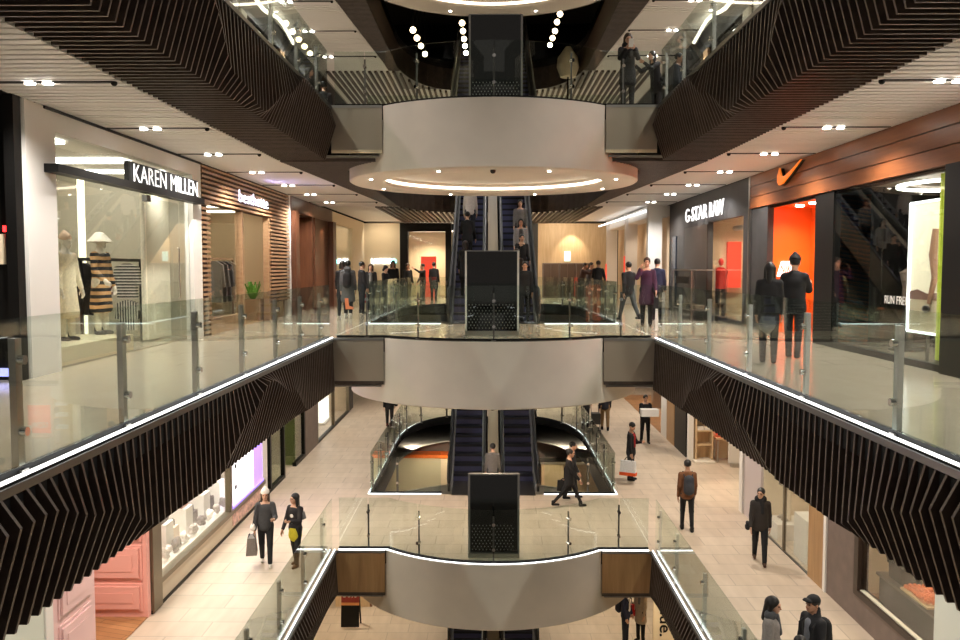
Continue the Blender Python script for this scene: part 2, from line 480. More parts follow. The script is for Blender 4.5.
# ------------------------------------------------------------------ round balconies
def round_balcony(zf, where, ring=True):
    zb = zf - 1.38
    t = thing('round_balcony', where, 'balcony', (DC.x, DC.y, zb), 'round white balconies')
    MB().lathe([(DR - .04, 1.374), (DR + .02, 1.374), (DR + .02, .0), (DR - .03, -.03)], (DC.x, DC.y, zb), 96).build('drum_wall', M['drum'], t, smooth=True)
    MB().lathe([(DR - .03, -.03), (2.66, -.03), (2.62, 0), (2.62, .22), (0.001, .22)], (DC.x, DC.y, zb), 96).build('soffit', M['drumin'], t, smooth=True)
    MB().lathe([(2.615, .07), (2.615, .14)], (DC.x, DC.y, zb), 96).build('light_ring', M['ledwarm'], t)
    for k in range(8):
        a = 2 * PI * (k + .5) / 8
        MB().cyl((DC.x + 3.02 * math.cos(a), DC.y + 3.02 * math.sin(a), zb - .045), (DC.x + 3.02 * math.cos(a), DC.y + 3.02 * math.sin(a), zb - .02), .034, 12).build('downlight', M['lamp'], t)
    MB().ball((DC.x - .02, DC.y - 3.0, zb - .05), .06, 10).build('camera_dome', M['black'], t)
    return t
round_balcony(Z4, 'round white balcony cut by the top edge of the picture')
round_balcony(Z3, 'round white balcony with glowing ring in its underside, above the escalators')
round_balcony(Z2, 'round white balcony at eye level below the black standing screen')
round_balcony(Z1, 'lowest round white balcony, above the basement floor')

def side_panel(x0, x1, zf, m, label):
    t = thing('metal_panel', label, 'panel', ((x0 + x1) / 2, YF, zf - .95))
    MB().box(x0, x1, YF - .03, YF - .005, zf - .93, zf - .05).build('sheet', m, t)
    MB().box(x0, x1, YF - .045, YF - .005, zf - .05, zf - .0).build('top_channel', M['steel'], t)
    MB().box(x0, x1, YF - .03, YF - .005, zf - 1.0, zf - .93).build('underside', M['cream'] if zf > 4 else M['fin'], t)
xa, xb = XL + .005, BUMP[0].x - .045
xc, xd = BUMP[-1].x + .045, XR - .005
for zf, nm in ((Z3, 'upper'), (Z2, 'eye-level'), (Z1, 'lowest')):
    side_panel(xa, xb, zf, M['metalpanel'] if zf > Z1 else M['oakpanel'], 'bronze panel closing the corner between left fins and the %s round balcony' % nm)
    side_panel(xc, xd, zf, M['metalpanel'] if zf > Z1 else M['oakpanel'], 'bronze panel closing the corner between right fins and the %s round balcony' % nm)

# ------------------------------------------------------------------ finned fascias
def interp(keys, y):
    for (a, za), (b, zb) in zip(keys, keys[1:]):
        if y <= b:
            t = max(0, (y - a) / (b - a)); t = t * t * (3 - 2 * t)
            return za + (zb - za) * t
    return keys[-1][1]
def fascia(xe, o, zf, keys, y0, y1, label):
    t = thing('finned_fascia', label, 'fascia', (xe, (y0 + y1) / 2, zf - 1.16), 'dark finned fascias along the walkways')
    fins, back = MB(), MB()
    def prof(y):
        zr = interp(keys, y); k = (zr + 1.16) / 1.0
        return [(.02, -.09), (.04 + .13 * max(0, min(1, k)), zr), (-.10, -1.16), (-1.12, -1.16)]
    def inner(y):
        p = prof(y); return [(-.16, -.10), (p[1][0] - .15, max(p[1][1], -1.0) - .02 if p[1][1] > -.8 else p[1][1] + .06), (-.24, -1.04), (-1.12, -1.06)]
    y = y0; th = .032
    while y < y1 - .06:
        f = [(xe + o * d, zf + z) for d, z in prof(y)]; g = [(xe + o * d, zf + z) for d, z in inner(y)]
        n = 4
        vs = [(x, y, z) for x, z in f] + [(x, y, z) for x, z in g] + [(x, y + th, z) for x, z in f] + [(x, y + th, z) for x, z in g]
        side, edge = [], []
        for i in range(n - 1):
            side += [(i, i + 1, n + i + 1, n + i), (2 * n + i, 3 * n + i, 3 * n + i + 1, 2 * n + i + 1)]
            edge += [(i, 2 * n + i, 2 * n + i + 1, i + 1)]
        side += [(0, n, 3 * n, 2 * n)]
        fins.add(vs, side, 0); fins.add(vs, edge, 1)
        y += .165
    fins.build('slat_cladding', [M['fin'], M['finedge_lit']], t)
    ys = [y0 + (y1 - y0) * i / 60 for i in range(61)]
    for a, b in zip(ys, ys[1:]):
        p, q = inner(a), inner(b)
        for i in range(3):
            back.add([(xe + o * p[i][0], a, zf + p[i][1]), (xe + o * p[i + 1][0], a, zf + p[i + 1][1]), (xe + o * q[i + 1][0], b, zf + q[i + 1][1]), (xe + o * q[i][0], b, zf + q[i][1])], [(0, 1, 2, 3)])
    back.build('backing', M['finback'], t)
    MB().box(xe + o * .03, xe + o * .004, y0, y1, zf - .085, zf - .02).build('edge_channel', M['steeldark'], t)
k3 = [(0, -.25), (8, -.2), (10, -.3), (11.1, -.93), (12.6, -1.12), (13.8, -.64), (15, -.14), (16.8, -.25), (18.2, -.45)]
k2l = [(0, -.25), (6, -.28), (7, -.55), (8.4, -1.05), (10.2, -1.1), (11.3, -.55), (12.3, -.15), (13.8, -.5), (15.5, -1.1), (18.2, -1.12)]
k2r = [(0, -.3), (6.3, -.33), (7.1, -.55), (8.6, -1.08), (10.2, -1.08), (11.6, -.62), (12.9, -.2), (14.2, -.55), (15.5, -1.08), (18.2, -1.1)]
k1 = [(0, -.4), (15, -.38), (16.8, -.6), (18.2, -.95)]
fascia(XL, 1, Z4, k3, 2, YF - .05, 'dark fins under the edge of the topmost floor, on the left')
fascia(XR, -1, Z4, k3, 2, YF - .05, 'dark fins under the edge of the topmost floor, on the right')
fascia(XL, 1, Z3, k3, 3, YF - .05, 'twisting dark fins overhead along the left shops, beside the white slatted ceiling')
fascia(XR, -1, Z3, k3, 3, YF - .05, 'twisting dark fins overhead along the right shops, above the timber shop band')
fascia(XL, 1, Z2, k2l, 2.2, YF - .05, 'twisting dark fins below the left glass railing, above the pink shop')
fascia(XR, -1, Z2, k2r, 2.2, YF - .05, 'twisting dark fins below the right glass railing, above the walking men')
fascia(XL, 1, Z1, k1, 9, YF - .05, 'dark chevron fins under the lowest left railing')
fascia(XR, -1, Z1, k1, 9, YF - .05, 'dark chevron fins under the lowest right railing')

# ------------------------------------------------------------------ glass railings
def ribbon(b, path, off, w, z0, z1, mi=0):
    """Thin wall along a 2D path; off = shift to the left of travel, w = thickness."""
    L, R = [], []
    N = len(path)
    for i, p in enumerate(path):
        d0 = (path[i] - path[i - 1]).normalized() if i else None
        d1 = (path[i + 1] - path[i]).normalized() if i < N - 1 else None
        n0 = Vector((-d0.y, d0.x)) if d0 else None; n1 = Vector((-d1.y, d1.x)) if d1 else None
        if n0 is None: n = n1
        elif n1 is None: n = n0
        else:
            n = (n0 + n1).normalized(); n = n / max(.5, n.dot(n0))
        L.append(p + n * (off + w / 2)); R.append(p + n * (off - w / 2))
    vs, fs = [], []
    for l, r in zip(L, R): vs += [(r.x, r.y, z0), (l.x, l.y, z0), (l.x, l.y, z1), (r.x, r.y, z1)]
    for i in range(N - 1):
        for k in range(4): fs.append((4 * i + k, 4 * i + (k + 1) % 4, 4 * i + 4 + (k + 1) % 4, 4 * i + 4 + k))
    fs += [(3, 2, 1, 0), tuple(4 * (N - 1) + k for k in range(4))]
    b.add(vs, fs, mi)
def sample(path, s):
    for p, q in zip(path, path[1:]):
        l = (q - p).length
        if s <= l: return p + (q - p) * (s / l), (q - p).normalized()
        s -= l
    return path[-1], (path[-1] - path[-2]).normalized()
def plen(path): return sum((q - p).length for p, q in zip(path, path[1:]))
def sub(path, s0, s1):
    out = [sample(path, s0)[0]]; acc = 0
    for p, q in zip(path, path[1:]):
        acc += (q - p).length
        if s0 + .03 < acc < s1 - .03: out.append(q)
    out.append(sample(path, s1)[0]); return out
def railing(path, zf, posts, side, label, steel='steel', led='led', group='glass railings', h=1.14, pw=.06):
    """side=+1: walkway lies to the left of travel. posts: distances along the path."""
    mid, _ = sample(path, plen(path) / 2)
    t = thing('glass_railing', label, 'railing', (mid.x, mid.y, zf), group)
    cuts = [0.] + [s for s in posts if .3 < s < plen(path) - .3] + [plen(path)]
    for s0, s1 in zip(cuts, cuts[1:]):
        if s1 - s0 < .12: continue
        b = MB(); ribbon(b, sub(path, s0 + .012, s1 - .012), side * .075, .014, zf + .05, zf + h)
        b.build('glass_panel', M['glass'], t)
    if led is not None and led is not False:
        b = MB(); ribbon(b, path, side * .016, .022, zf + .0, zf + .02)
        b.build('edge_light', M[led if isinstance(led, str) else 'led'], t)
    b = MB(); ribbon(b, path, side * .10, .025, zf, zf + .05)
    b.build('base_channel', M['black'], t)
    for s in posts:
        p, d = sample(path, s); n = Vector((-d.y, d.x)) * side; c = p + n * .115
        b = MB(); a = Vector((c.x, c.y, zf + .002)); d3 = Vector((d.x, d.y, 0))
        b.bar(a, a + Vector((0, 0, .985)), pw * .62, pw, up=d3)
        b.box(c.x - .05, c.x + .05, c.y - .05, c.y + .05, zf, zf + .02)
        po = b.build('post', M[steel], t)
        for zz in (.30, .83):
            e = Vector((c.x, c.y, zf + zz)); n3 = Vector((n.x, n.y, 0))
            MB().cyl(e - n3 * .075, e + n3 * .03, .036, 14).build('clamp', M['chrome'], po, smooth=True)
    return t
def vline(x, y0, y1): return [Vector((x, y0)), Vector((x, y1))]
FRONT = [Vector((XL + .06, YF))] + BUMP + [Vector((XR - .06, YF))]
fl = plen(FRONT)
for zf, nm in ((Z3, 'upper'), (Z2, 'eye-level'), (Z1, 'lower')):
    y0 = 2.3 if zf == Z2 else 5.0
    pl = [y - y0 for y in (2.4, 4.25, 6.15, 7.95, 9.95, 11.83, 13.7, 15.5, 17.3) if y > y0]
    pr = [y - y0 for y in (3.3, 5.45, 7.6, 9.8, 11.95, 14.15, 16.3, 17.9) if y > y0]
    railing(vline(XL, y0, YF), zf, pl, 1, 'straight glass railing along the %s left walkway' % nm, 'steel', led='led' if zf < Z3 else None, pw=.085)
    railing(vline(XR, y0, YF), zf, pr, -1, 'straight glass railing along the %s right walkway' % nm, 'steelbright', led='led' if zf < Z3 else None, pw=.08)
    railing(FRONT, zf, [.65, 1.9, fl / 2, fl - 1.9, fl - .65], 1, 'curved glass railing in front of the black screen on the %s round balcony' % nm, 'steeldark', led=zf < Z2, pw=.034)
    if zf <= Z2 or True:
        for pth, s, sd in ((void_path_left(), 'left', -1), (void_path_right(), 'right', 1)):
            L = plen(pth)
            railing(pth, zf, [1.2] + [2.2 + 1.75 * k for k in range(int((L - 2.6) / 1.75) + 1)], sd, 'curved glass railing round the opening %s of the %s escalators' % (s, nm), 'steeldark', led='led' if zf == Z1 else 'leddim', group='curved glass railings by the escalators')

# ------------------------------------------------------------------ ceiling tracks with paired downlights
TRY = [7.2, 10.49, 13.92, 17.07, 20.26, 23.42, 26.3, 29.43, 32.5]
ORD = ['nearest', 'second', 'third', 'fourth', 'fifth', 'sixth', 'seventh', 'eighth', 'ninth']
proto = None
for zc, lev in ((Z3 - 1.16, 'eye-level'), (Z4 - 1.16, 'upper')):
    for sd in (-1, 1):
        for i, y in enumerate(TRY):
            if y > 32 or (lev == 'upper' and y < 19): continue
            xo = -6.2 if sd < 0 else 6.45
            xi = soff_left(y) - (.09 if y < 30 else .2) if sd < 0 else -soff_left(y) + (.26 if y < 30 else .4)
            lx = -5.5 if sd < 0 else 5.55
            if i < 8: pass
            t = thing('ceiling_track', '%s ceiling track with two downlights above the %s %s walkway' % (ORD[i] if lev == 'eye-level' else ORD[i - 4], lev, 'left' if sd < 0 else 'right'), 'light', (lx, y, zc), 'ceiling tracks with paired downlights')
            MB().box(xo, xi, y - .045, y + .035, zc - .012, zc + .03).build('track', M['black'], t)
            for dx in (-.11, .11):
                MB().cyl((lx + dx, y - .005, zc - .03), (lx + dx, y - .005, zc - .005), .062, 14).build('lamp', M['lamp'], t)
            MB().ball((xi - .0, y, zc - .015), .04, 10).build('end_dome', M['black'], t)
            spot((lx, y - .005, zc - .09), 270 if lev == 'eye-level' else 300, 150, .8, NEUT)
for y in (4.0, 7.2, 10.5, 13.9, 17.0):
    for x in (-5.5, 5.55): spot((x, y, Z4 - 1.25), 200, 155, .6, NEUT)  # unseen forward tracks as bare spots, added to brighten the balcony drum
# downlights of the lower mall (under the eye-level floor) and of the basement
for y in (9.5, 12.5, 15.5, 18.5, 21.5, 24.5, 27.5, 31, 35):
    for x in (-4.9, 5.1):
        spot((x, y, Z2 - 1.2), 140, 130, .8, (1, .90, .78))
for y in (37.5, 41):
    for x in (-2.5, 0, 2.5):
        spot((x, y, Z2 - 1.2), 150, 130, .8, (1, .86, .68)); spot((x * 1.9, y - 2, Z4 - 1.3), 330, 150, .8, NEUT); spot((x, y, Z3 - 1.3), 260, 130, .8, (1, .86, .7))  # the spots under the top floor are added to brighten its rear slats
for x, y in ((-4.6, 21), (-4.6, 25), (4.6, 21), (4.6, 25), (-2.2, 27), (2.4, 27), (-2.4, 16), (2.6, 16)):
    spot((x, y, Z1 - 1.25), 150, 130, .8, (1, .84, .62))
for x in (-1.9, .1, 2.1):     # lamps in the underside of the two round balconies over the landings
    spot((x, 20.4, Z2 - 1.3), 110, 140, .8, (1, .86, .7)); spot((x, 20.4, Z3 - 1.42), 110, 150, .8, (1, .86, .7))

# ------------------------------------------------------------------ escalators
def escalator(zb, zt, x0, x1, label):
    ys, run = 24.2, (zt - zb) / math.tan(math.radians(30)); ye = ys + run
    t = thing('escalator', label, 'escalator', ((x0 + x1) / 2, ys, zb), 'paired escalators')
    w0, w1 = x0 + .17, x1 - .17
    n = 22; rise = (zt - zb) / n; d = run / n
    b = MB()
    for k in range(n):
        y, z = ys + k * d, zb + (k + 1) * rise
        b.add([(w0, y, z - rise), (w1, y, z - rise), (w1, y + .02, z - .07), (w0, y + .02, z - .07)], [(0, 1, 2, 3)], 1)
        b.add([(w0, y + .02, z - .07), (w1, y + .02, z - .07), (w1, y + .03, z), (w0, y + .03, z)], [(0, 1, 2, 3)], 0)
        b.add([(w0, y + .03, z), (w1, y + .03, z), (w1, y + d, z), (w0, y + d, z)], [(0, 1, 2, 3)], 0)
    b.build('steps', [M['step'], M['stepbluelit']], t)
    MB().box(w0, w1, 22.7, ys, zb + .002, zb + .012).build('landing_plate', M['steeldark'], t)
    MB().box(w0, w1, ye, 34.95, zt - .08, zt + .002).build('top_plate', M['steeldark'], t)
    MB().prism([(ys - .04, zb - .02), (ys, zb - .02), (ye, zt - .12), (34.95, zt - .12), (34.95, zt - .9), (ye, zt - .9), (ys + 1.2, zb - .25), (ys - .04, zb - .25)], 'x', x0 + .02, x1 - .02).build('truss', M['blackmatte'], t)
    for xx in (x0 + .085, x1 - .085):
        lo = [(23.05, zb + .012), (ys, zb + .05), (ye, zt + .05), (34.2, zt + .05)]
        hi = [(34.2, zt + .9), (ye, zt + .93), (ys, zb + .93), (23.3, zb + .88), (23.0, zb + .7), (22.95, zb + .4)]
        MB().prism(lo + hi, 'x', xx - .03, xx + .03).build('balustrade', M['steeldark'], t)
        MB().tube([(xx, 23.1, zb + .15), (xx, 22.93, zb + .4), (xx, 22.98, zb + .75), (xx, 23.3, zb + .93), (xx, ys, zb + .97), (xx, ye, zt + .97), (xx, 34.2, zt + .95), (xx, 34.35, zt + .6)], .042, 8).build('handrail', M['rubber'], t, smooth=True)
        xs = xx + (.06 if xx < (x0 + x1) / 2 else -.06)
        MB().prism([(23.1, zb + .012), (ys, zb + .012), (ye, zt), (34, zt), (34, zt + .22), (ye, zt + .26), (ys, zb + .26), (23.1, zb + .2)], 'x', xs - .02, xs + .02).build('skirt', M['alu'], t)
    return t
EL0, EL1, ER0, ER1 = -1.19, -.04, .29, 1.44
for zb, zt, nm in ((Z0, Z1, 'basement'), (Z1, Z2, 'lower'), (Z2, Z3, 'eye-level'), (Z3, Z4, 'upper')):
    escalator(zb, zt, EL0, EL1, 'left one of the two blue-black escalators rising from the %s floor' % nm)
    escalator(zb, zt, ER0, ER1, 'right one of the two blue-black escalators rising from the %s floor' % nm)
    run = (zt - zb) / math.tan(math.radians(30))
    o = MB().prism([(23.6, zb + .001), (24.2, zb + .75), (24.2 + run, zt + .75), (24.2 + run, zt - .5), (24.8, zb + .001)], 'x', -.03, .28).build('escalator_divider', M['beigecol'])
    tag(o, 'beige panel filling the gap between the two %s escalators' % nm, 'panel')

# ------------------------------------------------------------------ black standing screens
def screen(px0, px1, zf, Y, h, label):
    a, b_ = PY(px0, 300, Y), PY(px1, 300, Y); w = b_.x - a.x
    t = thing('standing_screen', label, 'screen', ((a.x + b_.x) / 2, Y, zf), 'black standing screens')
    b = MB().box(-w / 2, w / 2, -.05, .05, .10, h); b.build('glass_body', M['blackgloss'], t, local=True)
    for x in (-w / 2, w / 2):
        MB().box(x - .022, x + .022, -.06, .06, .02, h + .015).build('edge_strip', M['white'] if zf == 0 else M['steel'], t, local=True)
    MB().box(-w / 2, w / 2, -.06, .06, h, h + .02).build('top_strip', M['steel'], t, local=True)
    MB().box(-w / 2 - .02, w / 2 + .02, -.12, .12, 0, .1).build('plinth', M['steel'], t, local=True)
    d = MB(); st = .075
    for r in range(9):
        for c in range(int(w / st) - 1):
            x = -w / 2 + .07 + c * st + (st / 2 if r % 2 else 0); z = .16 + r * .065
            d.add([(x - .012, -.052, z), (x, -.052, z - .02), (x + .012, -.052, z), (x, -.052, z + .02)], [(0, 1, 2, 3)])
    d.build('silver_pattern', M['steel'], t, local=True)
    return t
s2 = screen(466, 518, Z2, 19.0, 1.87, 'black standing screen with white edges on the eye-level balcony')
s1 = screen(469, 519, Z1, 17.84, 1.77, 'black standing screen with steel edges on the lower balcony')
s3 = screen(470, 521, Z3, 19.2, 2.15, 'tall black standing screen on the upper balcony, beside the person with a phone')
# ------------------------------------------------------------------ shops: helpers
def room(side, y0, y1, zf, zc, x0, x1, wm, power_panels=(), pm='panel', fl=None, label='shop'):
    """Plain lit room behind a shop front; x0 = front, x1 = back (absolute values)."""
    s = -1 if side == 'left' else 1
    a, b = s * x0, s * x1
    sbox('wall_' + side, M[wm], b, b + s * .08, y0, y1, zf, zc)
    sbox('wall_' + side, M[wm], a, b, y0 - .04, y0 + .0, zf, zc)
    sbox('wall_' + side, M[wm], a, b, y1, y1 + .04, zf, zc)
    sbox('ceiling_shop', M['white'], a, b, y0, y1, zc, zc + .05)
    if fl: sbox('floor_shop', M[fl], a, b, y0, y1, zf, zf + .015)
    for (u0, u1, v0, v1) in power_panels:
        o = MB().box(s * u0, s * u1, v0, v1, zc - .05, zc - .005).build('ceiling_light_panel', M[pm], base=(s * (u0 + u1) / 2, (v0 + v1) / 2, zc - .05))
        tag(o, 'glowing ceiling panel inside the %s' % label, 'light', 'ceiling panels inside the shops')
def pane(x, y0, y1, z0, z1, m='glass2', n=1, name='window_shop'):
    b = MB(); w = (y1 - y0) / n
    for k in range(n): b.box(x - .006, x + .006, y0 + k * w + .006, y0 + (k + 1) * w - .006, z0, z1)
    return struct(name, b, M[m])
LR, LU = (0, 1, 0), (0, 0, 1)      # lettering on the left wall reads towards +Y
RR = (0, -1, 0)                    # lettering on the right wall reads towards -Y

# ---------------------------------------------------------------- upper left: dark shop at the picture edge
o = thing('dark_shopfront', 'black shop end wall with a small red light at the left picture edge', 'shopfront', (-6.5, 11.3, 0))
MB().box(-6.35, -9.5, 11.28, 11.36, 0, 3.77).build('wall_panel', M['black'], o)
MB().box(-6.22, -6.36, 11.18, 11.36, 0, 3.77).build('pillar', M['black'], o)
MB().box(-6.42, -6.75, 11.25, 11.27, 1.55, 1.95).build('lit_panel', M['cream'], o)
MB().box(-6.36, -6.44, 11.24, 11.27, 1.98, 2.06).build('red_lamp', mat('red_lamp', (1, 0, 0), emit=(1, .02, .02), es=4), o)
MB().box(-6.4, -6.9, 11.24, 11.27, .05, .16).build('violet_strip', M['ledblue'], o)

# ---------------------------------------------------------------- white boutique
t = thing('white_shopfront', 'tall white shopfront portal with a striped dress mannequin in its window', 'shopfront', (-6.3, 15, 0))
b = MB()
b.box(-6.4, -6.22, 11.42, 12.25, 0, 3.76); b.box(-6.4, -6.22, 17.9, 18.42, 0, 3.76); b.box(-6.4, -6.22, 12.25, 17.9, 3.45, 3.76)
b.build('portal', M['white'], t)
MB().box(-6.215, -6.2, 11.42, 11.5, 0, 3.76).build('edge_trim', M['white'], t)
MB().box(-6.24, -6.2, 11.95, 18.4, 3.725, 3.765).build('shadow_gap', M['black'], t)
g = MB().box(-6.32, -6.308, 12.26, 13.9, .1, 3.45).box(-6.32, -6.308, 13.92, 15.6, .1, 3.45).box(-6.32, -6.308, 17.35, 17.9, .1, 3.45).box(-6.32, -6.308, 15.62, 17.33, 2.85, 3.45)
g.build('glazing', M['glass2'], t)
d = MB().box(-6.32, -6.308, 15.66, 17.3, .04, 2.8).build('glass_door', M['glass2'], t)
MB().box(-6.36, -6.27, 15.62, 15.8, 2.72, 2.84).build('hinge', M['steeldark'], d)
MB().tube([(-6.27, 17.1, .9), (-6.24, 17.1, .9), (-6.24, 17.1, 1.9), (-6.27, 17.1, 1.9)], .015, 8).build('handle', M['chrome'], d)
MB().box(-6.22, -6.02, 11.92, 18.05, 2.84, 2.96).build('sign_bar', M['black'], t)
bk = MB().box(-6.2, -6.12, 14.5, 17.95, 2.96, 3.32).build('sign_board', M['black'], t)
text_part('KAREN', 'lettering', mat('sign_white', (1, 1, 1), emit=(1, .97, .93), es=.6), bk, (-6.10, 14.66, 2.99), LR, LU, 1.48, .30, .008, -.006)
text_part('MILLEN', 'lettering', bpy.data.materials['sign_white'], bk, (-6.10, 16.36, 2.99), LR, LU, 1.5, .30, .008, -.006)
room('left', 11.46, 18.38, 0, 3.5, 6.42, 9.3, 'creamgrey', [(6.7, 8.9, 13, 13.5), (6.7, 8.9, 15.5, 16.0), (6.7, 8.9, 17.4, 17.7)], 'panelcool', 'floor2', 'white boutique')
o = MB().box(-7.75, -6.45, 12.3, 15.3, .016, .30).build('window_plinth', M['cream'], base=(-7, 13.8, 0.016)); tag(o, 'low cream display plinth behind the white boutique window', 'plinth')
o = MB().box(-8.2, -8.12, 16.95, 17.1, .016, 3.45).build('light_column', M['columnlight'], base=(-8.1, 17.1, .016)); tag(o, 'tall glowing strip of light inside the white boutique', 'light')
b = MB(); n = 40
for k in range(n):
    y = 16.95 + 1.35 * k / n
    b.cyl((-6.9 - .03 * (k % 2), y, .05), (-6.9 - .03 * (k % 2), y, 3.45), .04, 8)
tag(b.build('pleated_curtain', cloth((240, 232, 212)), base=(-6.9, 17.1, .05), smooth=True), 'pale pleated curtain behind the boutique glass door', 'curtain')
rl = thing('clothes_rail', 'black clothes rail hung with dark and striped garments in the boutique', 'rail', (-7.42, 16.5, .016))
MB().bar((-7.42, 15.35, 1.66), (-7.42, 18.1, 1.66), .06, .06).build('bar', M['black'], rl)
for y in (15.4, 18.05): MB().bar((-7.42, y, .016), (-7.42, y, 1.66), .05, .05).build('post', M['black'], rl)
def garment(x, y, z, w, h, m, label, nm='hanging_jacket', axis='y', group='garments on rails'):
    """Jacket hung on a hanger: shoulders, sleeves, body; seen flat along y."""
    t = thing(nm, label, 'garment', (x, y, z - h), group)
    pts = [(-w * .12, 0), (-w * .5, -h * .10), (-w * .62, -h * .62), (-w * .46, -h * .64), (-w * .40, -h * .28), (-w * .42, -h), (w * .42, -h), (w * .40, -h * .28), (w * .46, -h * .64), (w * .62, -h * .62), (w * .5, -h * .10), (w * .12, 0)]
    P = [(y + u, z + v) for u, v in pts]
    if axis == 'y': MB().prism(P, 'x', x - .06, x + .06).build('body', m, t)
    else: MB().prism([(x + u, z + v) for u, v in pts], 'y', y - .06, y + .06).build('body', m, t)
    MB().tube([(x, y, z - .01), (x, y, z + .038)], .006, 6).build('hook', M['chrome'], t)
    return t
striped = stripe_mat('black_white_stripes', (.82, .8, .74), (.012, .012, .014), 5.2, 'Z')
garment(-7.3, 17.1, 1.59, .46, .70, striped, 'black and white striped jacket hanging in the boutique window', axis='x')
sk = garment(-7.3, 17.1, .85, .40, .60, stripe_mat('vertical_stripes', (.7, .68, .62), (.015, .015, .017), 6, 'X'), 'striped skirt hanging below the striped jacket', 'hanging_skirt', axis='x')
for y, c, l in ((15.5, (30, 28, 30), 'black jacket'), (15.68, (200, 186, 160), 'cream blouse'), (15.86, (46, 34, 30), 'dark brown coat'), (16.05, (120, 60, 50), 'rust red top')):
    garment(-7.42, y, 1.59, .42, .95, cloth(c), l + ' on the black rail in the boutique', axis='x')

spot((-6.62, 17.3, 3.4), 55, 150, .9, (1, .96, .88)); spot((-6.75, 14.6, 3.4), 60, 150, .9, (1, .96, .88))  # spot over the curtain is added to brighten it, no fixture drawn
# ---------------------------------------------------------------- slatted timber shop
t = thing('slatted_shopfront', 'timber slatted shopfront with glowing lilac lettering', 'shopfront', (-6.3, 22.5, 0))
MB().box(-6.42, -6.30, 18.5, 26.5, 2.93, 3.76).box(-6.42, -6.30, 18.5, 19.0, 0, 2.93).box(-6.42, -6.30, 24.3, 26.5, .5, 2.93).build('backing', mat('dark_brown_board', (.05, .022, .012), .6), t)
b = MB(); z = 2.95
while z < 3.74: b.box(-6.31, -6.22, 18.5, 26.5, z, z + .055); z += .105
z = .05
while z < 2.9: b.box(-6.31, -6.22, 18.5, 19.0, z, z + .055); z += .105
z = .55
while z < 2.9: b.box(-6.31, -6.22, 24.3, 26.5, z, z + .055); z += .105
b.build('slat_cladding', M['slatwood'], t)
text_part('besthette', 'lettering', mat('sign_lilac', (1, 1, 1), emit=(.80, .76, 1), es=2.2), t, (-6.18, 21.1, 3.14), LR, LU, 2.75, .30, .01, -.004)
for y in (21.55, 24.15): MB().box(-6.42, -6.26, y, y + .16, 0, 2.93).build('mullion', M['slatwood'], t)
MB().box(-6.36, -6.348, 19.0, 21.55, .35, 2.93).build('glazing', M['glass2'], t)
MB().box(-6.42, -6.24, 19.0, 21.55, 0, .35).build('sill_box', M['slatwood'], t)
sbox('trim_pale_edge', M['white'], -6.4, -6.2, 26.52, 26.64, 0, 3.77)
spot((-5.9, 22.5, 3.2), 25, 150, .9, (.5, .42, 1), .1, aim=(-4.6, 22.5, 3.8))  # violet spot aimed up, added to stand in for the sign's glow
room('left', 18.5, 26.5, 0, 3.2, 6.44, 9.3, 'cream', [(7, 8.8, 20.0, 20.4), (7, 8.8, 23, 23.4), (7, 8.8, 25.2, 25.5)], 'panel', 'oakpanel', 'slatted timber shop')
sh = thing('display_shelves', 'lit white shelves with small dark goods in the slatted shop', 'shelf', (-8.9, 22.6, .016))
MB().box(-9.2, -8.8, 21.9, 21.96, .016, 2.6).box(-9.2, -8.8, 23.6, 23.66, .016, 2.6).build('side_panel', M['white'], sh)
for z in (.5, 1.0, 1.5, 2.0, 2.5): MB().box(-9.2, -8.8, 21.9, 23.66, z, z + .04).build('shelf', M['white'], sh)
i = 0
for z in (.545, 1.045, 1.545):
    for y in (22.2, 22.6, 23.0, 23.4):
        o = MB().lathe([(0.001, 0), (.12, 0), (.13, .12), (.06, .2), (.001, .2)], (-9.0, y, z), 12).build('folded_goods', cloth([(40, 34, 32), (150, 110, 80), (90, 84, 80)][i % 3]), base=(-9, y, z)); i += 1
        tag(o, 'small bag on the lit shelves in the slatted shop', 'bag', 'goods on the slatted shop shelves')
rl = thing('clothes_rail', 'oak rail of long grey coats in the slatted shop opening', 'rail', (-7.25, 23.0, .016))
MB().bar((-7.25, 22.0, 1.75), (-7.25, 24.0, 1.75), .05, .05).build('bar', M['slatwood'], rl)
for y in (22.0, 24.0): MB().bar((-7.25, y, .016), (-7.25, y, 1.75), .05, .05).build('post', M['slatwood'], rl)
for y, c, l in ((22.45, (120, 116, 108), 'light grey coat'), (22.85, (86, 82, 78), 'mid grey coat'), (23.25, (60, 56, 54), 'charcoal coat'), (23.65, (150, 132, 110), 'sand coloured coat')):
    garment(-7.25, y, 1.686, .44, 1.1, cloth(c), l + ' on the oak rail of the slatted shop', axis='x')
p = thing('potted_plant', 'small green plant on a wooden box at the slatted shop entrance', 'plant', (-6.75, 24.2, .016))
MB().box(-7.0, -6.5, 23.95, 24.5, .016, .62).build('box', M['slatwood'], p)
b = MB()
for k in range(60):
    a = random.uniform(0, 2 * PI); r = random.uniform(.05, .26); h = random.uniform(.15, .5)
    b.bar((-6.75 + .05 * math.cos(a), 24.22 + .05 * math.sin(a), .6), (-6.75 + r * math.cos(a), 24.22 + r * math.sin(a), .62 + h), .05, .008)
b.build('leaves', mat('plant_green', (.10, .28, .03), .6), p)

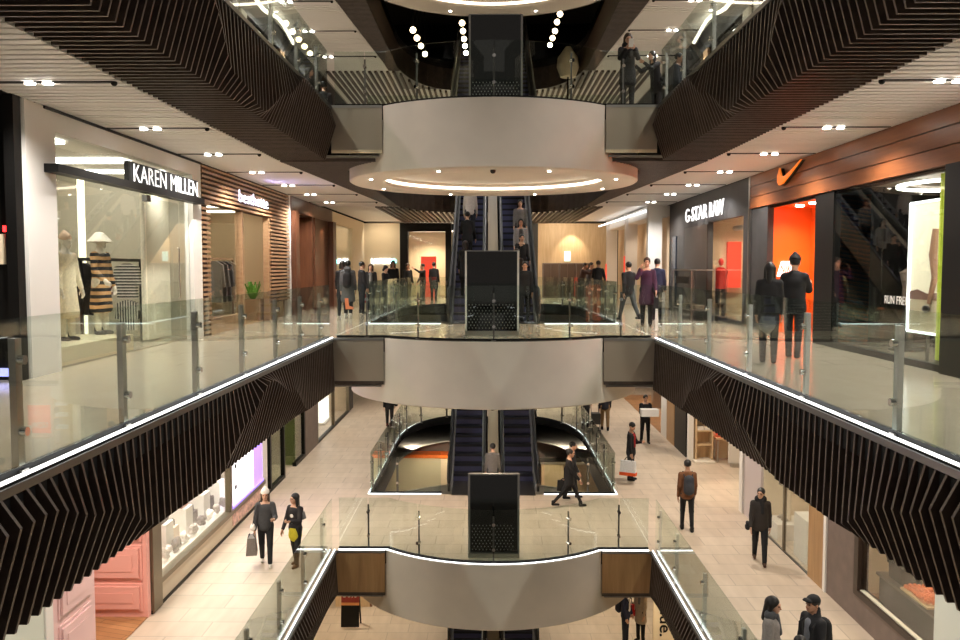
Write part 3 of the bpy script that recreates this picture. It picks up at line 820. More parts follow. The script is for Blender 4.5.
# ---------------------------------------------------------------- red brown timber portal
t = thing('timber_portal', 'red-brown timber portal with yellow flowers on its recessed panel', 'shopfront', (-6.4, 30, 0))
MB().box(-6.45, -6.05, 26.7, 27.2, 0, 3.3).build('pillar', M['redwood'], t)
MB().box(-6.45, -6.05, 33.1, 33.75, 0, 3.3).build('pillar', M['redwood'], t)
MB().box(-6.45, -6.2, 26.7, 33.75, 3.3, 3.76).build('lintel', M['redwood'], t)
MB().box(-7.6, -7.5, 27.2, 33.1, 0, 3.3).build('rear_panel', M['oakpanel'], t)
MB().box(-7.5, -6.3, 30.3, 30.6, 0, 3.3).build('partition', M['redwood'], t)
MB().box(-7.5, -6.25, 30.6, 33.1, .0, 3.3).build('door_leaf', M['redwood'], t)
MB().box(-7.5, -7.48, 28.3, 29.4, 1.2, 2.0).build('dark_screen', M['black'], t)
MB().box(-7.5, -7.2, 28.2, 29.6, .8, .9).build('shelf', M['black'], t)
spot((-6.9, 28.8, 3.2), 70, 110, .8, (1, .75, .5)); spot((-5.9, 31.8, 3.2), 30, 110, .8, (1, .75, .5), aim=(-6.25, 31.8, 1.5))
f = thing('flower_vase', 'vase of yellow flowers in the red-brown timber portal', 'flowers', (-7.25, 28.9, .905))
MB().lathe([(.001, 0), (.09, 0), (.12, .2), (.06, .34), (.08, .38)], (-7.25, 28.9, .91), 14).build('vase', M['white'], f, smooth=True)
b = MB()
for k in range(26):
    a = random.uniform(0, 2 * PI); r = random.uniform(0, .15)
    b.ball((-7.25 + r * math.cos(a), 28.9 + r * math.sin(a), 1.9 + random.uniform(-.16, .2)), .08, 7)
b.build('blossoms', mat('yellow_blossom', (.85, .60, .12), .6), f)
MB().tube([(-7.25, 28.9, 1.25), (-7.25, 28.9, 1.85)], .05, 8).build('stems', mat('stem_green', (.1, .2, .05), .6), f)

# ---------------------------------------------------------------- cream shop and the back wall on the left
t = thing('cream_shopfront', 'cream shopfront between the timber portal and the rear wall', 'shopfront', (-6.3, 37.5, 0))
MB().box(-6.42, -6.25, 33.8, 34.8, 0, 3.76).box(-6.42, -6.25, 39.0, 42.6, 0, 3.76).box(-6.42, -6.25, 34.8, 39.0, 3.3, 3.76).build('portal', M['cream'], t)
MB().box(-6.36, -6.348, 34.8, 39.0, 0.05, 3.3).build('glazing', M['glass2'], t)
room('left', 33.9, 42.6, 0, 3.5, 6.44, 9.3, 'cream', [(6.8, 9, 35.5, 36.1), (6.8, 9, 37.6, 38.2)], 'panel', 'floor2', 'cream shop')
garment(-6.7, 35.6, 1.9, .8, 1.0, cloth((190, 30, 24)), 'bright red dress in the cream shop window', 'hanging_dress')
sbox('wall_rear', M['cream'], -6.4, -4.52, YB - .6, YB - .3, 0, 3.77)
text_part('LAURENS', 'lettering', mat('sign_bluewhite', (1, 1, 1), emit=(.75, .88, 1), es=3), None, (-6.0, YB - .63, 1.72), (1, 0, 0), LU, 1.0, .26, .04, .01)
tag(bpy.data.objects['lettering.001'] if False else COL.objects[-1], 'small blue-white glowing sign lettering on the cream rear wall', 'sign')
COL.objects[-1].name = 'wall_sign'
o = MB().lathe([(.10, 0), (.13, 0), (.13, .05), (.10, .05), (.10, 0)], (0, 0, 0), 20)
o.v = [(-4.86 + x, YB - .64 + z, 1.84 + y) for x, y, z in o.v]
tag(o.build('round_emblem', mat('sign_teal', (.3, 1, 1), emit=(.25, .95, 1), es=3), base=(-4.86, YB - .62, 1.84)), 'round teal glowing emblem right of the rear wall lettering', 'sign')
t = thing('black_framed_shopfront', 'black framed shopfront with a red panel, beyond the left escalator', 'shopfront', (-3.3, YB - .8, 0))
MB().box(-4.5, -4.1, YB - 1.0, YB - .3, 0, 3.77).box(-2.2, -1.9, YB - 1.0, YB - .3, 0, 3.77).box(-4.1, -2.2, YB - 1.0, YB - .3, 3.35, 3.77).build('frame', M['black'], t)
MB().box(-4.1, -2.2, YB - .5, YB - .49, 0, 3.35).build('glazing', M['glass2'], t)
sbox('wall_rear', M['cream'], -4.5, -1.2, YB + 2.2, YB + 2.3, 0, 3.5)
o = MB().box(-4.0, -1.4, YB + .6, YB + 1.0, 3.4, 3.45).build('ceiling_light_panel', M['panel'], base=(-3, YB + .8, 3.4)); tag(o, 'glowing ceiling panel inside the black framed shop', 'light', 'ceiling panels inside the shops')
o = MB().box(-3.55, -2.75, YB + .4, YB + .5, .0, 2.1).build('red_partition', M['redlit'], base=(-2.8, YB + .45, 0)); tag(o, 'red display panel inside the black framed shop', 'panel')
spot((-3.1, YB + .9, 3.2), 260, 150, .8, (1, .85, .62))  # added spot without a fixture, brightens the shop interior
o = MB().box(-1.9, -1.3, YB - .9, YB - .3, 0, 3.3).build('lit_pillar', M['cream'], base=(-1.6, YB - .6, 0)); tag(o, 'narrow cream pillar between the black framed shop and escalator', 'pillar')

# ---------------------------------------------------------------- rear right: timber wall, dark cabinets, pale piers
sbox('wall_rear', M['birch'], 2.5, 6.5, YB - .4, YB - .2, 0, 3.77)
sbox('wall_rear', M['greystone'], -1.3, 2.5, YB - .4, YB - .2, 0, 3.77)
for k in range(3):
    t = thing('dark_cabinet', ['left', 'middle', 'right'][k] + ' one of three dark cabinets against the pale timber wall', 'cabinet', (3.1 + k * .82, YB - .8, 0), 'dark cabinets at the rear')
    x0 = 2.72 + k * .84
    MB().box(x0, x0 + .80, YB - 1.0, YB - .45, 0, 1.75).build('body', M['brownwall'], t)
    for j in range(2): MB().box(x0 + .03 + j * .38, x0 + .39 + j * .38, YB - 1.03, YB - 1.0, .08, 1.7).build('door', mat('dark_brown_door', (.06, .035, .022), .5), t)
o = MB().box(3.85, 4.15, YB - .44, YB - .41, 1.85, 2.35).build('wall_sign', mat('sign_pale', (.6, .75, .75), emit=(.5, .8, .75), es=1.0), base=(4, YB - .42, 1.85)); tag(o, 'small pale sign on the timber wall above the dark cabinets', 'sign')
spot((3.6, YB - 2.6, 3.6), 100, 150, .8, (1, .84, .62), aim=(3.6, YB - .4, 2)); spot((4.2, YB - 1.3, 3.6), 90, 70, .6, (1, .8, .55), aim=(4.2, YB - .4, 2.2)); spot((-5.4, YB - 2.2, 3.6), 55, 140, .8, (1, .85, .65), aim=(-5.4, YB - .6, 2))  # aimed spots with no fixtures, added to brighten the rear walls
t = thing('pale_shopfront', 'bright peach shopfront with glowing canopy line, beyond the dark grey shop', 'shopfront', (6, 37, 0))
for y in (30.9, 36.0, 41.6): MB().box(5.75, 6.25, y, y + .35, 0, 3.76).build('pier', M['white'], t)
MB().box(5.85, 6.6, 31.2, 42, 3.35, 3.76).build('canopy', M['white'], t)
MB().bar((5.8, 31.0, 3.60), (5.55, 43.2, 3.60), .05, .06).build('light_line', M['led'], t)
MB().box(6.5, 6.6, 31.2, 43, 0, 3.4).build('rear_panel', M['peach'], t)
MB().box(5.72, 5.74, 36.05, 36.3, .9, 2.0).build('red_sign', M['redlit'], t)
MB().box(5.72, 5.74, 41.65, 41.9, .9, 1.7).build('red_sign', M['redlit'], t)
for y in (33, 35, 38, 40): spot((6.15, y, 3.2), 40, 140, .8, (1, .8, .6))

# ---------------------------------------------------------------- dark grey shop on the right
t = thing('dark_grey_shopfront', 'dark grey stone shopfront with bold white glowing lettering', 'shopfront', (6.5, 26, 0))
MB().box(6.5, 6.65, 21.35, 30.8, 2.85, 3.76).box(6.5, 6.65, 25.4, 30.8, 0, 2.85).box(6.5, 6.65, 21.35, 21.9, 0, 2.85).box(6.5, 6.65, 21.9, 25.4, 0, .12).build('stone_cladding', M['greystone'], t)
MB().box(6.47, 6.5, 25.4, 28.3, .1, 2.8).build('dark_panel', mat('dark_brown_sheet', (.03, .02, .016), .35), t)
MB().box(6.46, 6.5, 29.6, 30.3, .1, 2.6).build('blue_slot', mat('dark_blue_glass', (.02, .035, .06), .2), t)
text_part('G-STAR', 'lettering', mat('sign_white_bold', (1, 1, 1), emit=(1, .98, 1), es=.65), t, (6.36, 27.75, 2.96), RR, LU, 2.75, .43, .03, .0)
text_part('RAW', 'lettering', bpy.data.materials['sign_white_bold'], t, (6.36, 24.75, 2.96), RR, LU, 1.5, .43, .03, .0)
MB().box(6.56, 6.572, 21.9, 25.4, .12, 2.85).build('glazing', M['glass2'], t)
MB().box(6.45, 6.5, 21.25, 21.36, 0, 3.76).build('edge_trim', M['steel'], t)
room('right', 21.35, 30.6, 0, 3.3, 6.67, 9.4, 'cream', [(7.2, 9, 22.4, 22.8), (7.2, 9, 24.4, 24.8)], 'panel', 'floor2', 'dark grey shop')
sbox('wall_right', M['cream'], 6.68, 9.4, 26.3, 26.4, 0, 3.3)
spot((7.4, 24.9, 3.1), 130, 140, .8, (1, .85, .65))  # added to light the cream partition, no lamp drawn
rd = MB().box(7.3, 7.7, 26.1, 26.28, .9, 2.3).build('red_display_wall', M['redlit'], base=(7.4, 26.2, .9)); tag(rd, 'red and orange lit display panel on the cream wall in the dark grey shop', 'display')
rm = thing('red_mannequin', 'red dressed mannequin just inside the dark grey shop window', 'mannequin', (6.98, 25.7, .016))
for s_ in (-1, 1): MB().tube([(6.98 + s_ * .1, 25.7, .02), (6.98 + s_ * .09, 25.7, .9)], [.06, .09], 10).build('leg', M['charcoal'], rm, smooth=True)
MB().lathe([(.001, .85), (.18, .88), (.16, 1.12), (.22, 1.42), (.08, 1.52), (.001, 1.53)], (6.98, 25.7, 0), 16, 0, 0, 2 * PI, .7).build('jacket', cloth((190, 36, 24)), rm, smooth=True)
MB().ball((6.98, 25.7, 1.68), (.08, .1, .12), 12).build('head', M['red'], rm, smooth=True)
MB().cyl((6.98, 25.7, .017), (6.98, 25.7, .05), .25, 18).build('base', M['steel'], rm)
o = MB().box(7.8, 7.9, 22.3, 23.6, .2, 2.5).build('red_display_wall', M['redlit'], base=(7.85, 23, .2)); tag(o, 'red lit display wall in the dark grey shop window', 'display')
for k, y in enumerate((22.2, 22.7, 23.2, 23.7, 24.2)):
    o = MB().ball((7.0, y, 2.62), (.12, .18, .08), 10).cyl((7.0, y, 2.68), (7.0, y, 3.3), .006, 5).build('hanging_hat', M['white'], base=(7, y, 2.55)); tag(o, 'white cap hung in a row at the top of the dark grey shop window', 'cap', 'caps in the shop window')
st = thing('glass_display_case', 'metal framed glass case in front of the dark grey shop', 'display case', (6.1, 25.2, 0))
for x in (5.75, 6.4):
    for y in (24.2, 26.6): MB().bar((x, y, 0), (x, y, 1.45), .035, .035).build('leg', M['steel'], st)
MB().box(5.74, 6.41, 24.2, 26.6, 1.42, 1.46).build('top', M['steel'], st)
MB().box(5.75, 5.76, 24.22, 26.58, .3, 1.42).build('glass_panel', M['glass2'], st)
MB().box(5.74, 6.41, 24.2, 26.6, .28, .31).build('shelf', M['steel'], st)
MB().box(5.73, 5.742, 24.5, 26.2, 1.05, 1.25).build('name_strip', M['black'], st)
for y, c in ((24.7, (220, 214, 200)), (25.3, (60, 56, 54)), (25.9, (214, 200, 170))):
    o = MB().box(5.95, 6.25, y, y + .35, .312, .42).build('folded_jeans', cloth(c), base=(6.1, y, .312)); tag(o, 'folded clothes stack on the glass case shelf', 'clothes', 'folded clothes in the glass case')

# ---------------------------------------------------------------- sport shop on the right
t = thing('timber_banded_shopfront', 'shopfront with orange-brown timber band and orange tick emblem', 'shopfront', (6.5, 16, 0))
for k in range(3):
    z0 = 2.96 + k * .272
    MB().box(6.46, 6.62, 9, 21.24, z0, z0 + .255).build('band_board', M['orangewood'], t)
MB().box(6.55, 6.64, 9, 21.24, 2.9, 3.76).build('backing', M['black'], t)
# tick emblem: thick swoop
top = [(19.33, 3.66), (19.42, 3.50), (19.38, 3.36), (19.22, 3.29), (19.0, 3.31), (18.6, 3.43), (18.1, 3.60), (17.85, 3.70)]
bot = [(17.85, 3.70), (18.4, 3.50), (18.85, 3.40), (19.08, 3.42), (19.20, 3.50), (19.26, 3.58), (19.33, 3.66)]
sw = [(19.30, 3.72), (19.45, 3.52), (19.44, 3.36), (19.28, 3.27), (19.02, 3.30), (18.5, 3.48), (17.75, 3.76), (18.5, 3.555), (18.95, 3.46), (19.14, 3.50), (19.22, 3.58)]
sw = [(18.22 + (y - 18.6) * .82, 3.50 + (z - 3.51) * .82) for y, z in sw]
e = MB().prism(sw, 'x', 6.33, 6.37).build('tick_emblem', mat('emblem_orange', (.95, .22, .02), .4, emit=(1, .25, .02), es=.35), t)
MB().prism([(19.30 + (y - 19.3) * .98, z) for y, z in sw], 'x', 6.372, 6.45).build('emblem_return', M['black'], e)
MB().box(6.5, 6.64, 20.0, 21.24, 0, 2.95).build('dark_pier', M['charcoal'], t)
MB().box(6.5, 6.64, 16.2, 17.1, 0, 2.95).build('dark_pier', M['black'], t)
r_ = MB()
r_.box(7.5, 7.56, 17.0, 20.06, 0, 2.95); r_.box(6.64, 7.5, 20.0, 20.06, 0, 2.95); r_.box(6.64, 7.5, 17.0, 17.06, 0, 2.95); r_.box(6.64, 7.5, 17.06, 20.0, 2.9, 2.95)
r_.build('orange_recess', M['orange'], t)
for y in (17.6, 18.4, 19.2):
    MB().cyl((6.95, y, 2.87), (6.95, y, 2.9), .09, 12).build('recess_lamp', M['lamp'], t)
    spot((6.95, y, 2.84), 42, 150, .8, (1, .85, .7))
MB().prism([(6.72, 1.30), (7.12, 1.30), (7.22, 1.66), (6.82, 1.66)], 'y', 19.93, 19.98).build('white_sign', mat('sign_white_glow', (1, 1, 1), emit=(1, 1, 1), es=.6), t)
text_part('NIKE', 'lettering', M['orange'], t, (6.78, 19.925, 1.40), (1, 0, 0), LU, .36, .16, .01, .0, .3)
MB().box(6.52, 6.532, 12.12, 14.2, .1, 2.93).box(6.52, 6.532, 14.23, 16.2, .1, 2.93).build('glazing', M['glass2'], t)
MB().box(6.48, 6.6, 12.12, 16.2, 0, .1).build('sill', M['black'], t)
MB().box(6.4, 6.66, 11.5, 12.1, 0, 2.95).build('black_column', M['black'], t)
MB().box(6.4, 6.66, 10.0, 11.48, 0, 2.95).build('white_panel', M['white'], t)
text_part('RUN', 'lettering', M['white'], t, (6.51, 14.05, .92), RR, LU, .33, .13, .004, .0)
text_part('FREE', 'lettering', M['white'], t, (6.51, 13.64, .92), RR, LU, .36, .13, .004, .0)
room('right', 11.5, 17.0, 0, 3.1, 6.66, 9.4, 'black', [], 'panel', None, 'sport shop')
ps = thing('runner_poster', 'light framed poster of a running leg in the sport shop window', 'poster', (6.85, 13.0, .4))
MB().box(6.86, 6.9, 13.0, 13.95, .5, 2.52).build('print', mat('poster_sky', (.72, .66, .50), .6, emit=(.75, .68, .5), es=.35), ps)
MB().prism([(13.02, .5), (13.92, .5), (13.92, .98), (13.62, 1.03), (13.32, 1.0), (13.02, 1.05)], 'x', 6.852, 6.859).build('sand_print', mat('poster_sand', (.55, .47, .33), .6), ps)
MB().prism([(13.02, 1.0), (13.92, 1.0), (13.92, 1.12), (13.67, 1.16), (13.37, 1.1), (13.02, 1.12)], 'x', 6.846, 6.851).build('hill_print', mat('poster_hill', (.25, .13, .10), .6), ps)
MB().tube([(6.84, 13.14, 2.1), (6.84, 13.18, 1.7), (6.84, 13.12, 1.35), (6.84, 13.28, .95)], [.05, .075, .055, .035], 8).build('leg_print', M['skin2'], ps)
MB().ball((6.84, 13.37, .86), (.02, .13, .06), 10).build('shoe_print', M['steeldark'], ps)
for a_, b_ in (((6.84, 13.00, .48), (6.84, 13.00, 2.54)), ((6.84, 13.94, .48), (6.84, 13.94, 2.54)), ((6.84, 13.00, 2.54), (6.84, 13.94, 2.54)), ((6.84, 13.00, .48), (6.84, 13.94, .48))):
    MB().bar(a_, b_, .035, .035).build('light_edge', M['led'], ps)
for y in (13.12, 13.4): MB().bar((6.9, y, 0), (6.9, y, .5), .04, .04).build('leg', M['steeldark'], ps)
ys_ = thing('lime_banner', 'lime yellow fabric strip hanging beside the runner poster', 'banner', (6.72, 12.7, .1))
b = MB()
for k in range(6): b.box(6.70 + .02 * (k % 2), 6.73 + .02 * (k % 2), 12.56 + k * .045, 12.60 + k * .045, .12, 2.9)
b.build('fabric', mat('lime_fabric_glow', (.50, .56, .06), .7, emit=(.5, .6, .05), es=.15), ys_)  # faint emission stands in for light falling on the cloth
dk = thing('dark_mannequin', 'dark sport mannequin in the black shop window', 'mannequin', (7.6, 15.4, 0))
MB().tube([(7.6, 15.4, .05), (7.6, 15.4, .9)], [.05, .09], 10).tube([(7.6, 15.65, .05), (7.6, 15.45, .9)], [.05, .09], 10).build('legs', M['charcoal'], dk, smooth=True)
MB().tube([(7.6, 15.42, .85), (7.6, 15.42, 1.15), (7.6, 15.42, 1.42), (7.6, 15.42, 1.5)], [.15, .13, .19, .06], 12).build('torso', M['brownwall'], dk, smooth=True)
MB().ball((7.6, 15.42, 1.68), (.08, .1, .12), 12).build('head', M['charcoal'], dk, smooth=True)
MB().cyl((7.6, 15.5, 0), (7.6, 15.5, .04), .3, 20).build('base', M['steeldark'], dk)
o = MB().box(8.6, 8.7, 14.0, 14.8, 1.0, 2.4).build('shoe_wall', M['creamgrey'], base=(8.65, 14.4, 1)); tag(o, 'pale display panel deep in the black sport shop', 'display')
for k in range(3):
    o = MB().box(8.3, 8.55, 14.05, 14.75, .55 + k * .18, .6 + k * .18).build('orange_shelf', M['orange'], base=(8.4, 14.4, .55 + k * .18)); tag(o, 'short orange shelf low in the black sport shop', 'shelf', 'orange shelves in the sport shop')
spot((7.6, 14.0, 2.9), 60, 120, .7, NEUT)
lg = MB().lathe([(1.0, 0), (1.06, 0), (1.06, .05), (1.0, .05), (1.0, 0)], (7.9, 14.2, 2.85), 32, 0, 0, 2 * PI, 1.1); tag(lg.build('ring_lamp', M['panelcool'], base=(7.9, 14.2, 2.85)), 'pale ring lamp on the black sport shop ceiling', 'light')
# ================================================================ lower level, left side
LX = -6.0
sbox('wall_left', M['white'], LX - .02, LX - .3, 22.3, 22.75, Z1, Z1 + 3.45)
t = thing('pink_shopfront', 'pink panelled joinery of the shop at the lower left corner', 'shopfront', (LX - .3, 13, Z1))
def moulded(t, axis, c, u0, u1, z0, z1, m, out, nm='moulded_panel'):
    """Raised picture-frame panel. axis 'y': plane y=c facing -y; axis 'x': plane x=c facing +x."""
    b = MB()
    for k, (w, d) in enumerate(((0, .02), (.05, .05), (.10, .03), (.16, .06), (.22, .045))):
        u, v, a, e = u0 + w, u1 - w, z0 + w, z1 - w
        if v - u < .06 or e - a < .06: break
        if axis == 'y': b.box(u, v, c, c - d, a, e)
        else: b.box(c, c + d, u, v, a, e)
    b.build(nm, m, t)
MB().box(-8.6, LX, 14.56, 14.70, Z1, Z1 + 3.45).build('return_wall', M['pink'], t)
for z0, z1 in ((.12, .62), (.68, 1.30), (1.36, 2.3), (2.36, 3.3)):
    moulded(t, 'y', 14.56, -7.35, LX - .08, Z1 + z0, Z1 + z1, M['pink'], 1)
MB().box(LX - .22, LX, 11.35, 12.6, Z1, Z1 + 3.45).build('pilaster', M['pinkpale'], t)
for z0, z1 in ((.12, 1.15), (1.25, 2.3), (2.4, 3.3)): moulded(t, 'x', LX, 11.5, 12.45, Z1 + z0, Z1 + z1, M['pinkpale'], 1)
MB().box(LX - .2, LX + .02, 11.15, 11.34, Z1, Z1 + 3.45).build('white_post', M['white'], t)
MB().box(LX - .2, LX, 9.6, 11.14, Z1, Z1 + 3.45).build('pale_door', mat('pale_green_white', (.62, .66, .58), .5), t)
MB().box(-9.4, LX - .01, 9.0, 14.56, Z1 + .001, Z1 + .02).build('timber_floor', M['timberfloor'], t)
sbox('wall_left', M['pink'], -9.55, -9.42, 9, 14.6, Z1, Z1 + 3.45)
spot((-7, 13.2, Z1 + 3.2), 160, 130, .8, (1, .85, .7))

t = thing('display_window', 'bronze framed shop window full of handbags and flowers, lower left', 'window', (LX - .4, 17, Z1))
MB().box(LX - .12, LX + .05, 14.72, 15.12, Z1 + .02, Z1 + 3.4).box(LX - .12, LX + .05, 15.12, 22.3, Z1 + .42, Z1 + .52).box(LX - .1, LX + .04, 19.28, 19.42, Z1 + .52, Z1 + 3.4).build('frame', M['bronze'], t)
MB().box(LX - .1, LX, 15.12, 22.3, Z1 + .06, Z1 + .42).build('sill_panel', mat('sill_cream', (.55, .46, .34), .4), t)
MB().box(LX - .12, LX + .02, 14.72, 22.3, Z1, Z1 + .06).build('kickboard', M['black'], t)
MB().box(LX - .03, LX - .018, 15.12, 19.28, Z1 + .52, Z1 + 3.4).build('glazing', M['glass2'], t)
MB().box(-7.5, LX - .12, 14.75, 22.25, Z1, Z1 + .5).build('display_floor', M['white'], t)
MB().box(-7.6, -7.5, 14.75, 22.25, Z1, Z1 + 3.4).build('rear_panel', M['cream'], t)
MB().box(-7.4, -6.3, 15.2, 21.8, Z1 + 3.36, Z1 + 3.4).build('light_panel', M['panelcool'], t)
hb_cols = [(196, 160, 150), (60, 54, 56), (220, 200, 180), (150, 100, 96), (92, 88, 92), (210, 176, 160), (40, 36, 38), (176, 150, 130)]
def handbag(x, y, z, w, c, label, group, ax='y', hh=.8):
    t = thing('handbag', label, 'handbag', (x, y, z), group)
    h = w * hh; d = w * .3
    P = [(-w * .42, 0), (w * .42, 0), (w * .5, h * .15), (w * .44, h), (-w * .44, h), (-w * .5, h * .15)]
    b = MB(); b.prism([(y + u, z + v) for u, v in P] if ax == 'y' else [(x + u, z + v) for u, v in P], 'x' if ax == 'y' else 'y', (x if ax == 'y' else y) - d / 2, (x if ax == 'y' else y) + d / 2)
    b.build('body', cloth(c), t)
    pts = [(-w * .22, h), (-w * .2, h * 1.35), (0, h * 1.5), (w * .2, h * 1.35), (w * .22, h)]
    MB().tube([(x, y + u, z + v) if ax == 'y' else (x + u, y, z + v) for u, v in pts], .012, 7).build('handle', cloth((50, 40, 36)), t)
    return t
names = ['dusty pink', 'dark charcoal', 'cream', 'rosewood', 'grey', 'blush', 'black', 'tan']
for k in range(8):
    y = 16.0 + k * .56; hi = k % 2
    if hi:
        p = MB().box(-6.75, -6.35, y - .2, y + .2, Z1 + .502, Z1 + 1.1).build('display_block', M['white'], base=(-6.55, y, Z1 + .5))
        tag(p, 'white display block under the %s handbag in the lower left window' % names[k], 'display block', 'display blocks in the handbag window')
    handbag(-6.5, y, Z1 + (1.103 if hi else .504), .42, hb_cols[k], '%s handbag in the lower left shop window' % names[k], 'handbags in the window')
for k in range(5):
    y = 16.0 + k * 1.12
    v = thing('flower_arrangement', 'tall dark and white flower arrangement, %s from the bronze post in the lower left window' % ['first', 'second', 'third', 'fourth', 'fifth'][k], 'flowers', (-6.95, y, Z1 + .503), 'flower arrangements in the window')
    MB().lathe([(.001, 0), (.1, 0), (.12, .18), (.06, .32), (.08, .40)], (-6.95, y, Z1 + .503), 12).build('vase', M['black'] if k % 2 == 0 else M['steel'], v, smooth=True)
    b, b2 = MB(), MB()
    for q in range(70):
        a = random.uniform(0, 2 * PI); r = random.uniform(.05, .29); zz = Z1 + .92 + random.uniform(0, 1.1)
        (b if q % 2 else b2).ball((-6.95 + r * .6 * math.cos(a), y + r * math.sin(a), zz), random.uniform(.03, .075), 6)
    b.tube([(-6.95, y, Z1 + 1.05), (-6.95, y, Z1 + 2.2)], .02, 6)
    b.build('foliage', mat('dark_foliage', (.02, .022, .018), .6), v); b2.build('blossoms', M['white'], v)
for k in range(9):
    y = 15.6 + k * .5
    q = MB()
    for j in range(14): q.ball((-6.235 + random.uniform(-.025, .025), y + random.uniform(-.12, .12), Z1 + .575 + random.uniform(0, .16)), random.uniform(.04, .07), 7)
    tag(q.build('fur_ball', cloth([(240, 234, 228), (196, 186, 182), (110, 104, 106)][k % 3]), base=(-6.22, y, Z1 + .5)), 'fluffy pale ornament on the floor of the handbag window', 'ornament', 'fluffy ornaments in the handbag window')
for y in (15.8, 17.4, 19.0, 20.8): spot((-6.45, y, Z1 + 3.2), 100, 120, .7, (1, .95, .9))
t = thing('light_box', 'big white glowing panel with violet edge beside the handbag window', 'screen', (LX - .1, 20.8, Z1 + .52))
MB().box(LX - .1, LX - .02, 19.45, 21.4, Z1 + .525, Z1 + 3.1).build('bright_panel', mat('lightbox_white', (1, 1, 1), emit=(.93, .88, 1), es=1.0), t)
MB().box(LX - .1, LX - .015, 21.4, 22.2, Z1 + .525, Z1 + 3.1).build('violet_panel', mat('lightbox_violet', (.4, .25, .9), emit=(.36, .22, .95), es=.8), t)
MB().box(LX - .1, LX + .02, 19.45, 22.2, Z1 + .525, Z1 + .57).build('violet_edge', mat('violet_edge', (.3, .2, .9), emit=(.3, .2, 1), es=1.2), t)
for k in range(4): MB().box(LX - .02, LX - .014, 19.8, 19.95, Z1 + .9 + k * .5, Z1 + 1.0 + k * .5).build('dark_mark', M['charcoal'], t)
MB().box(LX + .004, LX + .02, 19.5, 22.1, Z1 + .12, Z1 + .4).build('patterned_skirt', mat('pink_pattern', (.62, .40, .34), .5, noise=.5, nscale=12), t)

# green glazed entrance, brown pier, bright shop
t = thing('green_glazed_shopfront', 'shopfront of greenish glass in dark frames, lower left', 'shopfront', (LX, 25.5, Z1))
for y in (23.0, 24.55, 27.3): MB().box(LX - .1, LX + .02, y - .06, y + .06, Z1, Z1 + 3.4).build('frame_post', M['black'], t)
MB().box(LX - 1.2, LX - 1.1, 24.6, 27.3, Z1, Z1 + 3.4).build('frame_rail', M['creamgrey'], t)
MB().box(LX - .05, LX - .035, 22.8, 24.5, Z1 + .1, Z1 + 3.4).build('glazing', M['glassgreen'], t)
MB().box(LX - .05, LX - .035, 26.0, 27.25, Z1 + .1, Z1 + 3.4).build('glazing', M['glassgreen'], t)
MB().box(LX - 1.1, LX, 26.0, 26.04, Z1 + .05, Z1 + 3.4).build('return_glazing', M['glassgreen'], t)
MB().box(LX - .1, LX + .02, 22.8, 24.5, Z1, Z1 + .1).box(LX - .1, LX + .02, 26.0, 27.25, Z1, Z1 + .12).build('sill', M['black'], t)
room('left', 22.8, 27.4, Z1, Z1 + 3.4, 6.1, 9.2, 'creamgrey', [(6.6, 8.6, 23.4, 23.8), (6.6, 8.6, 25.4, 25.8)], 'panelcool', 'floor1', 'green glazed shop')
sbox('wall_left', M['brownwall'], LX - .3, LX + .02, 27.4, 29.3, Z1, Z1 + 3.45)
t = thing('bright_shopfront', 'bright glass shopfront with a white lit stand, lower left distance', 'shopfront', (LX, 33, Z1))
for y in (29.4, 32.6, 36.0): MB().box(LX - .1, LX + .02, y - .07, y + .07, Z1, Z1 + 3.4).build('frame_post', M['bronze'], t)
MB().box(LX - .04, LX - .028, 29.4, 36, Z1 + .08, Z1 + 3.4).build('glazing', M['glass2'], t)
MB().box(LX - .1, LX + .02, 29.4, 36, Z1, Z1 + .08).build('sill', M['black'], t)
room('left', 29.4, 36.2, Z1, Z1 + 3.4, 6.1, 9.2, 'cream', [(6.6, 8.6, 30.2, 30.7), (6.6, 8.6, 33.4, 33.9)], 'panel', 'floor1', 'bright shop in the lower left distance')
t = thing('lit_stand', 'white glowing stand behind glass in the lower left distance', 'stand', (-6.6, 33.2, Z1 + .02))
MB().box(-6.75, -6.5, 32.9, 34.2, Z1 + .1, Z1 + 2.1).build('panel', mat('stand_white', (1, 1, 1), emit=(1, .98, .95), es=1.3), t)
MB().box(-6.85, -6.4, 32.8, 34.3, Z1 + .02, Z1 + .1).build('base', M['steel'], t)
t = thing('dark_shopfront', 'dark shopfront with black post closing the lower left walkway', 'shopfront', (LX, 39, Z1))
MB().box(LX - .2, LX, 36.27, 37.2, Z1, Z1 + 3.4).build('pier', M['charcoal'], t)
MB().box(LX - .2, LX, 40.5, 43.35, Z1, Z1 + 3.4).build('pier', M['black'], t)
MB().box(LX - .06, LX - .05, 37.2, 40.5, Z1 + .05, Z1 + 3.4).build('glazing', M['glass2'], t)
sbox('wall_rear', M['white'], -6.4, -1.3, YB - .6, YB - .4, Z1, Z1 + 3.5)
sbox('wall_rear', M['white'], 1.6, 9.4, YB - .6, YB - .4, Z1, Z1 + 3.5)
sbox('wall_rear', M['cream'], -1.3, 1.6, YB - .6, YB - .4, Z1, Z1 + 3.5)

